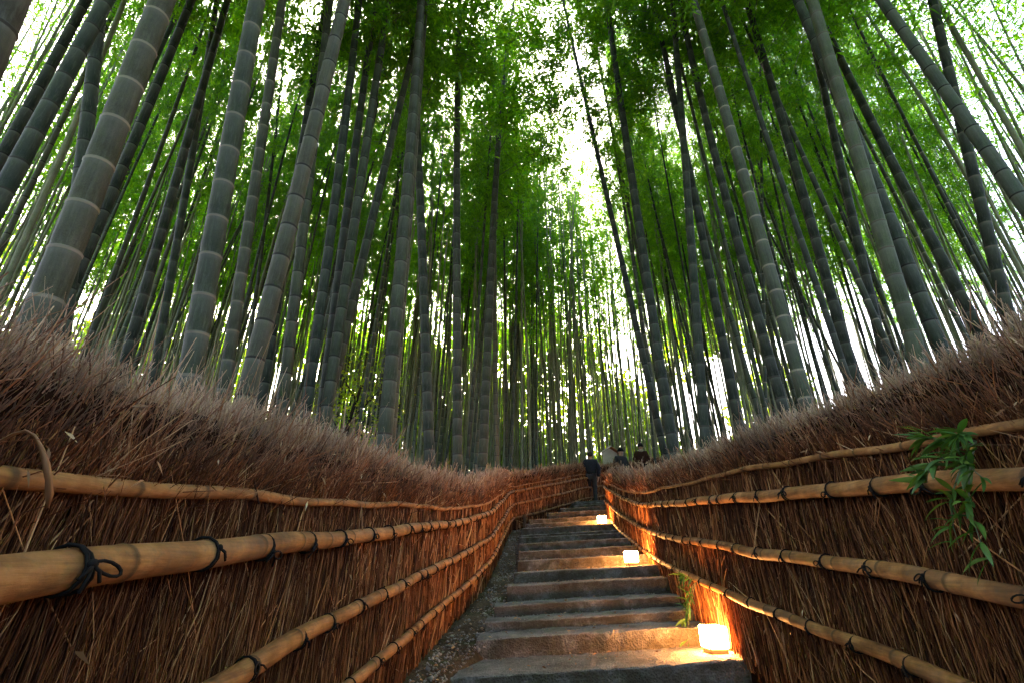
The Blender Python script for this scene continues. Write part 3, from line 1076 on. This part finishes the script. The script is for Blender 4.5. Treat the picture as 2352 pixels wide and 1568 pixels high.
    bend = np.concatenate([bend, bend[fk] * .5]); rad = np.concatenate([rad, rad[fk] * .7]); tint = np.concatenate([tint, np.clip(tint[fk] + .1, 0, 1)]); sky_lit = np.concatenate([sky_lit, sky_lit[fk]])
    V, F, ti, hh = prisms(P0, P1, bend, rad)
    obj('brush_top', mesh('brush_top', V, F, M['tip'], {'tint': tint[ti], 'along': np.clip(hh * 1.8 - .8, 0, 1) * sky_lit[ti]}), root, kind='stuff')
    # withered leaves caught in the brush
    nl = int(f.len * 34)
    S = r_.random(nl) ** 1.4 * f.len
    D, n, t = f.at(S)
    zz = np.where(r_.random(nl) < .6, D[:, 5] + r_.random(nl) * (D[:, 6] - D[:, 5]) * .8, D[:, 2] - .15 + r_.random(nl) * (D[:, 5] - D[:, 2]))
    u = np.where(zz > D[:, 5], .055 - .16 * ((zz - D[:, 5]) / (D[:, 6] - D[:, 5])) ** 2, .028)
    P = np.stack([D[:, 0] + n[:, 0] * u, D[:, 1] + n[:, 1] * u, zz], -1)
    d = r_.normal(0, .6, (nl, 3)); d[:, 2] -= .5; d[:, :2] += n * .25
    d /= np.linalg.norm(d, axis=1)[:, None]
    L = r_.uniform(.014, .036, nl)
    V, F = leaf_quads(P, d, L, L * .22, r_)
    obj('withered_leaves', mesh('withered_leaves', V, F, M['dryleaf'], {'tint': np.repeat(r_.random(nl), 4)}), root, kind='stuff')
    # rails and lashings
    for col, rad, off in ((5, .0145, .012), (4, .031, .016), (3, .029, .016), (2, .027, .016)):
        s0 = 0.0
        k = 0
        poles = []
        while s0 < f.len - .2:
            s1 = min(f.len, s0 + (5.2 if k == 0 else r_.uniform(2.4, 3.8)))
            if f.len - s1 < .8: s1 = f.len
            Dm, _, _ = f.at((s0 + s1) / 2)
            dist = math.hypot(Dm[0], Dm[1])
            rk = rad * r_.uniform(.985, 1.015)
            if rad < .02: rk = rad * r_.uniform(.92, 1.08)
            segs = 16 if dist < 4 else 9
            o = obj('rail', pole_mesh(f, col, max(0, s0 - .05), s1, rk, off + (.0015 if k % 2 else 0), (.001 if k % 2 else 0), seed * 31 + col * 7 + k, segs), root)
            poles.append((s0, s1, rk, o, off + (.0015 if k % 2 else 0)))
            s0 = s1; k += 1
        if col == 5: continue
        for s0, s1, rk, o, of in poles:
            q = s0 + .1
            while q < s1:
                Dq, nq, tq = f.at(q)
                dist = math.hypot(Dq[0], Dq[1])
                if Dq[1] > .2:
                    me = TIES[r_.integers(0, 4)] if dist < 7 else TIE_FAR
                    td = obj('rope_tie', me, o)
                    Dq2, _, _ = f.at(q + .05)
                    tz = (Dq2[col] - Dq[col]) / .05
                    X = Vector((tq[0], tq[1], tz)).normalized()
                    Yv = Vector((nq[0], nq[1], 0)).normalized()
                    Z = X.cross(Yv)
                    if Z.z < 0:
                        X = -X; Z = -Z
                    Yv = Z.cross(X)
                    mt = Matrix((X, Yv, Z)).transposed().to_4x4()
                    sfac = rk
                    mt = Matrix.Translation((Dq[0] + nq[0] * (of + rk), Dq[1] + nq[1] * (of + rk), Dq[col])) @ mt @ Matrix.Rotation(r_.uniform(-.45, .35), 4, 'X') @ Matrix.Rotation(r_.uniform(-.22, .22), 4, 'Z') @ Matrix.Diagonal((sfac * r_.uniform(.8, 1.35) * r_.choice((-1, 1)), sfac, sfac, 1))
                    td.matrix_world = mt
                q += r_.uniform(.26, .38)
    return root

bf_l = brush_fence(fl, 'long brown brushwood fence with lashed bamboo rails left of the steps', 11)
bf_f = brush_fence(ff, 'far brushwood fence crossing behind the walking man at the bend', 12)
bf_r = brush_fence(fr, 'long brown brushwood fence with lashed bamboo rails right of the steps', 13)
# short stake at the foot of the far fence
D, n, t = ff.at(.32)
b = MB()
b.tube([(D[0] + n[0] * .12, D[1] + n[1] * .12, D[2] - .4), (D[0] + n[0] * .12, D[1] + n[1] * .12, D[2] + .05)], .035, 9)
b.build('post', M['darkwood'], bf_f, smooth=False)

# ------------------------------------------------------------------ lanterns
def lantern(x, y, label, size=.165, rot=0.0, zoff=0):
    z = step_z(x, y) + .004 + zoff
    e = thing('step_lantern', label, 'lantern', (x, y, z), 'square lanterns along the steps')
    e.rotation_euler = (0, 0, rot)
    h = size / 2
    b = MB(); b.box((-h * .86, -h * .86, -.02), (h * .86, h * .86, .035))
    b.build('base', M['darkwood'], e, bevel=.004)
    b = MB()
    b.box((-h, -h, .037), (h, h, .037 + size * .92))
    b.build('shade', M['glow'], e, bevel=.012)
    b = MB()
    for sx in (-1, 1):
        for sy in (-1, 1):
            b.box((sx * h * .9 - .004, sy * h * .9 - .004, .03), (sx * h * .9 + .004, sy * h * .9 + .004, .042))
    b.build('foot_frame', M['darkwood'], e)
lantern(1.405, 3.97, 'nearest and largest glowing square lantern on the lowest visible step', .145, .12)
lantern(1.47, 6.62, 'middle glowing square lantern where the right fence kinks', .14, .1)
lantern(1.80, 10.45, 'farthest and smallest glowing square lantern below the walking man', .15, .05)

# ------------------------------------------------------------------ people
def skin_mesh(name, verts, edges, radii, material, parent=None, root=0, sub=2):
    me = bpy.data.meshes.new(name)
    me.from_pydata([tuple(v) for v in verts], edges, [])
    me.materials.append(material)
    o = obj(name, me, parent)
    sk = o.modifiers.new('skin', 'SKIN')
    sk.use_smooth_shade = True
    ss = o.modifiers.new('subdivision', 'SUBSURF')
    ss.levels = sub; ss.render_levels = sub
    bm_layer = me.skin_vertices[0].data if me.skin_vertices else None
    if bm_layer is None:
        bm = bmesh.new(); bm.from_mesh(me); bm.verts.layers.skin.verify(); bm.to_mesh(me); bm.free()
        bm_layer = me.skin_vertices[0].data
    for i, r_ in enumerate(radii):
        bm_layer[i].radius = r_ if isinstance(r_, tuple) else (r_, r_)
        bm_layer[i].use_root = (i == root)
    return o

def person(loc, rz, H, label, jacket, trousers, pose, hat=None, face=True):
    """pose: dict with left/right foot and knee offsets and hands; figure faces local -Y before rz"""
    k = H / 1.72
    lean = pose.get('lean', 0)
    def P(x, y, z): return (x * k, (y - lean * max(0, z - .9)) * k, z * k)
    J = {}
    J['pelvis'] = P(0, 0, .95); J['waist'] = P(0, 0, 1.08); J['chest'] = P(0, .01, 1.30); J['neck'] = P(0, 0, 1.46)
    J['jaw'] = P(0, -.015, 1.53); J['head'] = P(0, -.005, 1.62); J['crown'] = P(0, .005, 1.68)
    for s, nm in ((-1, 'r'), (1, 'l')):
        J['hip' + nm] = P(.09 * s, 0, .90)
        kx, ky, kz = pose['knee' + nm]; J['knee' + nm] = P(kx, ky, kz)
        fx, fy, fz = pose['foot' + nm]; J['ank' + nm] = P(fx, fy, fz + .08); J['toe' + nm] = P(fx, fy - .15, fz + .03)
        J['sh' + nm] = P(.185 * s, .01, 1.40)
        ex, ey, ez = pose['elb' + nm]; J['elb' + nm] = P(ex, ey, ez)
        hx, hy, hz = pose['hand' + nm]; J['wri' + nm] = P(hx, hy, hz)
        d = Vector(J['wri' + nm]) - Vector(J['elb' + nm]); d.normalize()
        J['palm' + nm] = tuple(Vector(J['wri' + nm]) + d * .07 * k)
    names = list(J); ix = {n_: i for i, n_ in enumerate(names)}
    Rr = {'pelvis': .13, 'waist': .12, 'chest': .14, 'neck': .052, 'jaw': .07, 'head': .086, 'crown': .07}
    for nm in 'rl':
        Rr.update({'hip' + nm: .09, 'knee' + nm: .056, 'ank' + nm: .04, 'toe' + nm: .035, 'sh' + nm: .058, 'elb' + nm: .042, 'wri' + nm: .028, 'palm' + nm: (.038, .02)})
    E = [('pelvis', 'waist'), ('waist', 'chest'), ('chest', 'neck'), ('neck', 'jaw'), ('jaw', 'head'), ('head', 'crown')]
    for nm in 'rl':
        E += [('pelvis', 'hip' + nm), ('hip' + nm, 'knee' + nm), ('knee' + nm, 'ank' + nm), ('ank' + nm, 'toe' + nm), ('chest', 'sh' + nm), ('sh' + nm, 'elb' + nm), ('elb' + nm, 'wri' + nm), ('wri' + nm, 'palm' + nm)]
    verts = [J[n_] for n_ in names]; rad = [tuple(x * k for x in Rr[n_]) if isinstance(Rr[n_], tuple) else Rr[n_] * k for n_ in names]
    edges = [(ix[a], ix[b_]) for a, b_ in E]
    # fingers
    for nm, s in (('r', -1), ('l', 1)):
        w = Vector(J['wri' + nm]); p = Vector(J['palm' + nm]); d = (p - w).normalized()
        side = Vector((0, 1, 0)) - d * d.y
        side.normalize(); inn = d.cross(side).normalized() * (1 if s > 0 else -1)
        for q, (o_, L) in enumerate(((-.030, .065), (-.010, .078), (.010, .074), (.028, .056))):
            a = p + side * o_ * k + d * .012 * k
            m_ = a + d * L * .55 * k - inn * .006 * k
            e_ = m_ + d * L * .42 * k - inn * .020 * k
            i0 = len(verts); verts += [tuple(a), tuple(m_), tuple(e_)]; rad += [.010 * k, .009 * k, .0075 * k]
            edges += [(ix['palm' + nm], i0), (i0, i0 + 1), (i0 + 1, i0 + 2)]
        a = w + d * .03 * k - side * .032 * k; e_ = a + d * .04 * k - side * .022 * k
        i0 = len(verts); verts += [tuple(a), tuple(e_)]; rad += [.011 * k, .009 * k]
        edges += [(ix['wri' + nm], i0), (i0, i0 + 1)]
    body = skin_mesh('person', verts, edges, rad, M['skin'], None, ix['pelvis'])
    body['label'] = label; body['category'] = 'person'
    body.location = loc; body.rotation_euler = (0, 0, rz)
    # jacket and trousers follow the body
    jn = ['pelvis', 'waist', 'chest', 'neck', 'shr', 'elbr', 'wrir', 'shl', 'elbl', 'wril']
    jr = dict(pelvis=(.21, .17), waist=(.205, .17), chest=(.22, .175), neck=.08, shr=.10, elbr=.08, wrir=.06, shl=.10, elbl=.08, wril=.06)
    ji = {n_: i for i, n_ in enumerate(jn)}
    je = [('pelvis', 'waist'), ('waist', 'chest'), ('chest', 'neck'), ('chest', 'shr'), ('shr', 'elbr'), ('elbr', 'wrir'), ('chest', 'shl'), ('shl', 'elbl'), ('elbl', 'wril')]
    skin_mesh('jacket', [J[n_] for n_ in jn], [(ji[a], ji[b_]) for a, b_ in je], [tuple(x * k for x in jr[n_]) if isinstance(jr[n_], tuple) else jr[n_] * k for n_ in jn], jacket, body, 0)
    tn = ['pelvis', 'hipr', 'kneer', 'ankr', 'hipl', 'kneel', 'ankl']
    tr = dict(pelvis=.15, hipr=.108, kneer=.078, ankr=.068, hipl=.108, kneel=.078, ankl=.068)
    tidx = {n_: i for i, n_ in enumerate(tn)}
    te = [('pelvis', 'hipr'), ('hipr', 'kneer'), ('kneer', 'ankr'), ('pelvis', 'hipl'), ('hipl', 'kneel'), ('kneel', 'ankl')]
    skin_mesh('trousers', [J[n_] for n_ in tn], [(tidx[a], tidx[b_]) for a, b_ in te], [tr[n_] * k for n_ in tn], trousers, body, 0)
    for nm in 'rl':
        a = Vector(J['ank' + nm]); tt = Vector(J['toe' + nm])
        skin_mesh('shoe', [tuple(a + Vector((0, .06 * k, -.045 * k))), tuple(a + Vector((0, 0, -.03 * k))), tuple(tt + Vector((0, -.02 * k, -.002)))], [(0, 1), (1, 2)], [.038 * k, .05 * k, .036 * k], M['shoe'], body, 0, 1)
    hd = Vector(J['head'])
    # hair: cap over the back and top of the head
    b = MB()
    b.ball((hd.x, hd.y + .030 * k, hd.z + .042 * k), (.096 * k, .088 * k, .098 * k), 14)
    b.build('hair', M['hair'], body, smooth=True)
    if face:
        b = MB(); b.ball((hd.x, hd.y - .098 * k, hd.z - .02 * k), (.016 * k, .024 * k, .026 * k), 8); b.build('nose', M['skin'], body, smooth=True)
        for s in (-1, 1):
            b = MB(); b.ball((hd.x + .034 * s * k, hd.y - .084 * k, hd.z + .004 * k), (.013 * k, .010 * k, .008 * k), 8); b.build('eye', M['eye'], body, smooth=True)
            b = MB(); b.ball((hd.x + .092 * s * k, hd.y, hd.z - .01 * k), (.014 * k, .022 * k, .032 * k), 8); b.build('ear', M['skin'], body, smooth=True)
        b = MB(); b.ball((hd.x, hd.y - .082 * k, hd.z - .062 * k), (.026 * k, .010 * k, .007 * k), 8); b.build('mouth', M['redwood'], body, smooth=True)
    if hat:
        hat(body, hd, k)
    return body

walk = dict(kneel=(.10, -.16, .56), footl=(.10, -.22, .13), kneer=(-.10, .02, .50), footr=(-.10, .16, .0),
            elbl=(.27, .02, 1.12), handl=(.24, -.17, .98), elbr=(-.27, .08, 1.12), handr=(-.24, .02, .88), lean=.16)
stand = dict(kneel=(.10, -.02, .50), footl=(.10, 0, 0), kneer=(-.10, -.02, .50), footr=(-.11, .02, 0),
             elbl=(.26, .03, 1.12), handl=(.16, -.17, 1.02), elbr=(-.26, .03, 1.12), handr=(-.16, -.17, 1.02), lean=.03)
r_ = ray(1362, 1158)
dm = 15.0
pm = r_ * dm
man = person((pm.x, pm.y, pm.z - .02), R(180 - 12), 1.62, 'person in dark navy jacket seen from behind climbing the steps', M['navy'], M['grey'], walk, face=True)
zmb = pm.z
def beanie(body, hd, k):
    b = MB(); b.ball((hd.x, hd.y + .008 * k, hd.z + .075 * k), (.108 * k, .115 * k, .085 * k), 14); b.build('knit_hat', M['black'], body, smooth=True)
    b = MB(); b.tube([(hd.x + .108 * k * math.cos(a), hd.y + .008 * k + .112 * k * math.sin(a), hd.z + .05 * k) for a in np.linspace(0, 2 * math.pi, 17)], .02 * k, 6, cap=False); b.build('hat_brim', M['black'], body, smooth=True)
def hood(body, hd, k):
    b = MB(); b.ball((hd.x, hd.y + .03 * k, hd.z + .06 * k), (.115 * k, .115 * k, .125 * k), 14); b.build('hood', M['black'], body, smooth=True)
    b = MB(); b.ball((hd.x, hd.y - .035 * k, hd.z - .14 * k), (.10 * k, .10 * k, .055 * k), 14); b.build('scarf', M['scarf'], body, smooth=True)
def standing(px, top_py, d, H, label, jac, hat, rz):
    p = ray(px, top_py) * d
    return person((p.x, p.y, p.z - H), rz, H, label, jac, M['black'], stand, hat)
standing(1424, 1031, 17.5, 1.70, 'person in black knit hat and dark jacket beside the notice board', M['grey'], beanie, R(20))
standing(1470, 1020, 18.5, 1.70, 'person in dark hooded coat with pale scarf behind the far fence', M['brown'], hood, R(-5))

# ------------------------------------------------------------------ notice board with small roof
p = ray(1399, 1025) * 17.7
nb = thing('notice_board', 'white notice board with small gabled roof standing behind the far fence', 'notice board', (p.x, p.y, p.z - 2.1))
nb.rotation_euler = (0, 0, R(8))
b = MB(); b.add([(x, y, z) for y in (-.03, .03) for x, z in ((-.27, .95), (.27, .95), (.27, 1.88), (0, 2.04), (-.27, 1.88))],
                [(0, 1, 2, 3, 4), (9, 8, 7, 6, 5), (0, 5, 6, 1), (1, 6, 7, 2), (2, 7, 8, 3), (3, 8, 9, 4), (4, 9, 5, 0)])
b.build('board', M['board'], nb, bevel=.005)
for sx in (-1, 1):
    b = MB(); b.box((-.035, -.035, -.6), (.035, .035, .948), org=(sx * .24, 0, 0)); b.build('post', M['darkwood'], nb)
    b = MB(); b.box((0, -.16, 0), (.39, .16, .03), rot=Matrix.Rotation(R(30), 3, 'Y') if sx > 0 else Matrix.Rotation(R(180), 3, 'Z') @ Matrix.Rotation(R(30), 3, 'Y'), org=(0, 0, 2.06)); b.build('roof_panel', M['redwood'] if sx > 0 else M['board'], nb)
b = MB(); b.tube([(0, -.17, 2.085), (0, .17, 2.085)], .026, 8); b.build('ridge', M['board'], nb)
b = MB(); b.box((-.33, -.045, .925), (.33, .045, .95)); b.build('board_sill', M['redwood'], nb)

# ------------------------------------------------------------------ crooked dark tree at left
p0 = ray(800, 1000) * 9.5
g0 = float(gz(p0.x, p0.y))
tr = thing('crooked_tree', 'small crooked dark leafy tree among the bamboos left of centre', 'tree', (p0.x, p0.y, g0))
b = MB()
zz = np.linspace(-.1, 3.0, 14)
path = np.stack([.10 * np.sin(zz * 2.2) + .03 * zz, .05 * np.sin(zz * 3), zz], -1)
b.tube(path, np.linspace(.065, .03, 14), 8)
for hgt, dx, dy, dz in ((1.3, .6, .1, .55), (1.9, -.5, .2, .6), (2.3, .55, -.2, .5), (2.7, -.3, -.2, .5)):
    q = np.array([np.interp(hgt, zz, path[:, j]) for j in range(3)])
    b.tube([q, q + np.array([dx * .4, dy * .5, dz * .3]), q + np.array([dx, dy, dz])], [.028, .02, .01], 6)
b.build('trunk', M['bark'], tr, smooth=True)
r2 = np.random.default_rng(3)
P = []
for c_, sdev, n_ in (((.4, .1, 2.2), .3, 300), ((-.4, .2, 2.7), .3, 300), ((.1, 0, 3.2), .4, 420)):
    P.append(np.array(c_) + r2.normal(0, sdev, (n_, 3)))
P = np.concatenate(P); dd = r2.normal(0, 1, P.shape); dd /= np.linalg.norm(dd, axis=1)[:, None]
L = r2.uniform(.06, .11, len(P))
V, F = leaf_quads(P, dd, L, L * .5, r2)
obj('crown', mesh('crown', V, F, M['shrubleaf'], {'tint': np.repeat(r2.random(len(P)), 4)}), tr)

# ------------------------------------------------------------------ green sprigs growing through the right fence
def leaf_mesh(L, W, fold, curl):
    n = 7
    V, F = [], []
    for i in range(n):
        t = i / (n - 1)
        w = W * .5 * (math.sin(math.pi * min(1, t * .93 + .05)) ** .8) * (1 - t * .35)
        if i == n - 1: w = .0004
        z = -curl * L * t * t
        V += [(-w, t * L, z + fold * w), (0, t * L, z), (w, t * L, z + fold * w)]
    for i in range(n - 1):
        F += [(3 * i, 3 * i + 1, 3 * i + 4, 3 * i + 3), (3 * i + 1, 3 * i + 2, 3 * i + 5, 3 * i + 4)]
    return V, F
LEAVES = []
for k in range(4):
    V, F = leaf_mesh(1.0, .20 + .025 * k, .35, .15 + .12 * k)
    LEAVES.append(mesh('leaf', np.array(V), F, M['sprigleaf'], {'tint': np.full(len(V), .15 + .22 * k)}, smooth=True))
def sprig(f, s, z0, stems, label, size, nleaf, seed):
    r_ = np.random.default_rng(seed)
    D, n, t = f.at(s)
    e = thing('bamboo_sprig', label, 'sprig', (D[0] + n[0] * .05, D[1] + n[1] * .05, z0))
    nv = Vector((n[0], n[1], 0)); tv = Vector((t[0], t[1], 0)); up = Vector((0, 0, 1))
    for (a, c_, L) in stems:
        d = (tv * a + up * c_ + nv * .18)
        pts_ = [d * L * u + nv * (.07 * math.sin(u * 2.2)) + up * (-.12 * L * u * u) for u in np.linspace(0, 1, 7)]
        b = MB(); b.tube(pts_, np.linspace(.0028, .001, 7), 5)
        b.build('stem', M['branch'], e, smooth=True)
        for k in range(nleaf):
            u = r_.uniform(.2, 1.0)
            q = d * L * u + nv * (.07 * math.sin(u * 2.2)) + up * (-.12 * L * u * u)
            ld = (tv * (a * .5 + r_.normal(0, .95)) + nv * (.25 + abs(r_.normal(0, .3))) + up * (r_.normal(-.15, .6))).normalized()
            o = obj('leaf', LEAVES[r_.integers(0, 4)], e)
            qt = ld.to_track_quat('Y', 'Z') @ Quaternion((0, 1, 0), r_.normal(0, .5))
            o.rotation_mode = 'QUATERNION'; o.rotation_quaternion = qt
            o.location = q
            o.scale = (size * r_.uniform(.6, 1.1),) * 3
def s_at(f, px):
    """arc length where the fence meets this picture column"""
    best = None
    for q in np.linspace(0, f.len, 800):
        D, n, t = f.at(q)
        pr = project((D[0], D[1], D[4]))
        if pr and .2 < D[1] < 8:
            e_ = abs(pr[0] - px)
            if best is None or e_ < best[0]: best = (e_, q)
    return best[1]
s1 = s_at(fr, 2330)
sprig(fr, s1, float(fr.at(s1)[0][5]) - .02, [(.6, .35, .12), (-.6, .15, .15), (-.15, -.9, .32), (.2, -.9, .27), (.6, -.4, .19), (-.5, -.5, .2)], 'leafy green bamboo sprig growing through the right fence across its top rails', .082, 24, 3)
s2 = s_at(fr, 1590)
sprig(fr, s2, float(fr.at(s2)[0][2]) + .0, [(.1, -.9, .3), (-.3, -.6, .25), (-.1, -1.0, .36), (.2, .3, .16)], 'small green bamboo sprig low on the right fence near the middle lantern', .11, 13, 4)

# ------------------------------------------------------------------ dry curled sheath hanging over the left thin rail
sh = []
for px, py, d in ((-40, 1030, .585), (0, 1012, .58), (30, 996, .575), (58, 988, .57), (80, 1000, .57), (96, 1030, .57), (106, 1065, .57), (112, 1100, .572), (113, 1135, .58), (110, 1165, .585)):
    sh.append(ray(px, py) * d)
wd = [.0011, .0011, .0012, .0012, .0013, .002, .0032, .003, .0036, .0008]
V, F = [], []
for i, (p, w) in enumerate(zip(sh, wd)):
    a = sh[min(i + 1, len(sh) - 1)] - sh[max(i - 1, 0)]
    s_ = a.normalized().cross(Vector((.7, -.7, 0)).normalized()).normalized()
    V += [p + s_ * w, p + Vector((.004, -.004, 0)), p - s_ * w]
for i in range(len(sh) - 1):
    F += [(3 * i, 3 * i + 1, 3 * i + 4, 3 * i + 3), (3 * i + 1, 3 * i + 2, 3 * i + 5, 3 * i + 4)]
me = mesh('dry_sheath', np.array([tuple(v) for v in V]), F, M['dryleaf'], {'tint': np.full(len(V), .22)}, smooth=True)
so = obj('dry_sheath', me, label='curled dry bamboo sheath hooked over the thin rail of the left fence', category='sheath')
sm = so.modifiers.new('thickness', 'SOLIDIFY'); sm.thickness = .0006

# ------------------------------------------------------------------ litter on the path
def litter():
    r_ = np.random.default_rng(9)
    # pebbles and grit on the shoulder
    N = 2600
    y = r_.uniform(3.0, 12.5, N); 
    sl = np.interp(y, _sy, _sx); xl = np.interp(y, _ly, _lxx)
    x = xl + .03 + r_.random(N) * (sl - xl + .05)
    s_ = r_.uniform(.004, .013, N) * (1 + (r_.random(N) < .06) * 1.2)
    z = gz(x, y) + s_ * .3
    o8 = np.array([(1, 0, 0), (0, 1, 0), (-1, 0, 0), (0, -1, 0), (0, 0, .8), (0, 0, -.8)])
    V = (np.stack([x, y, z], -1)[:, None] + (o8[None] * s_[:, None, None] * r_.uniform(.6, 1.3, (N, 6, 1)))).reshape(-1, 3)
    f8 = np.array([(0, 1, 4), (1, 2, 4), (2, 3, 4), (3, 0, 4), (1, 0, 5), (2, 1, 5), (3, 2, 5), (0, 3, 5)])
    F = (f8[None] + 6 * np.arange(N)[:, None, None]).reshape(-1, 3)
    obj('grit', mesh('grit', V, F, M['pebble']), kind='stuff', label='loose grit and pebbles along the dirt edge left of the steps', category='grit')
    N = 3000
    y = r_.uniform(3.75, 9, N); x = np.interp(y, _sy, _sx) + .05 + r_.random(N) * 1.5
    z = np.array([step_z(a, b_) for a, b_ in zip(x, y)]) + .001
    s_ = r_.uniform(.0025, .007, N)
    V = (np.stack([x, y, z], -1)[:, None] + (o8[None] * s_[:, None, None] * r_.uniform(.6, 1.3, (N, 6, 1)))).reshape(-1, 3)
    F = (f8[None] + 6 * np.arange(N)[:, None, None]).reshape(-1, 3)
    obj('step_grit', mesh('step_grit', V, F, M['pebble']), kind='stuff', label='fine loose grit scattered over the stone treads', category='grit')
    N = 1000
    y = r_.uniform(3.0, 12.5, N)
    sl = np.interp(y, _sy, _sx); xl = np.interp(y, _ly, _lxx)
    onstep = r_.random(N) < .5
    x = np.where(onstep, sl + r_.random(N) * 1.5, xl + .05 + r_.random(N) * (sl - xl))
    z = np.array([step_z(a, b_) if c_ else float(gz(a, b_)) for a, b_, c_ in zip(x, y, onstep)]) + .012
    d = r_.normal(0, 1, (N, 3)); d[:, 2] *= .15; d /= np.linalg.norm(d, axis=1)[:, None]
    L = r_.uniform(.018, .045, N)
    V, F = leaf_quads(np.stack([x, y, z], -1), d, L, L * .3, r_)
    obj('fallen_leaves', mesh('fallen_leaves', V, F, M['dryleaf'], {'tint': np.repeat(r_.random(N), 4)}), kind='stuff', label='dry fallen leaves scattered on the steps and path edge', category='leaves')
litter()
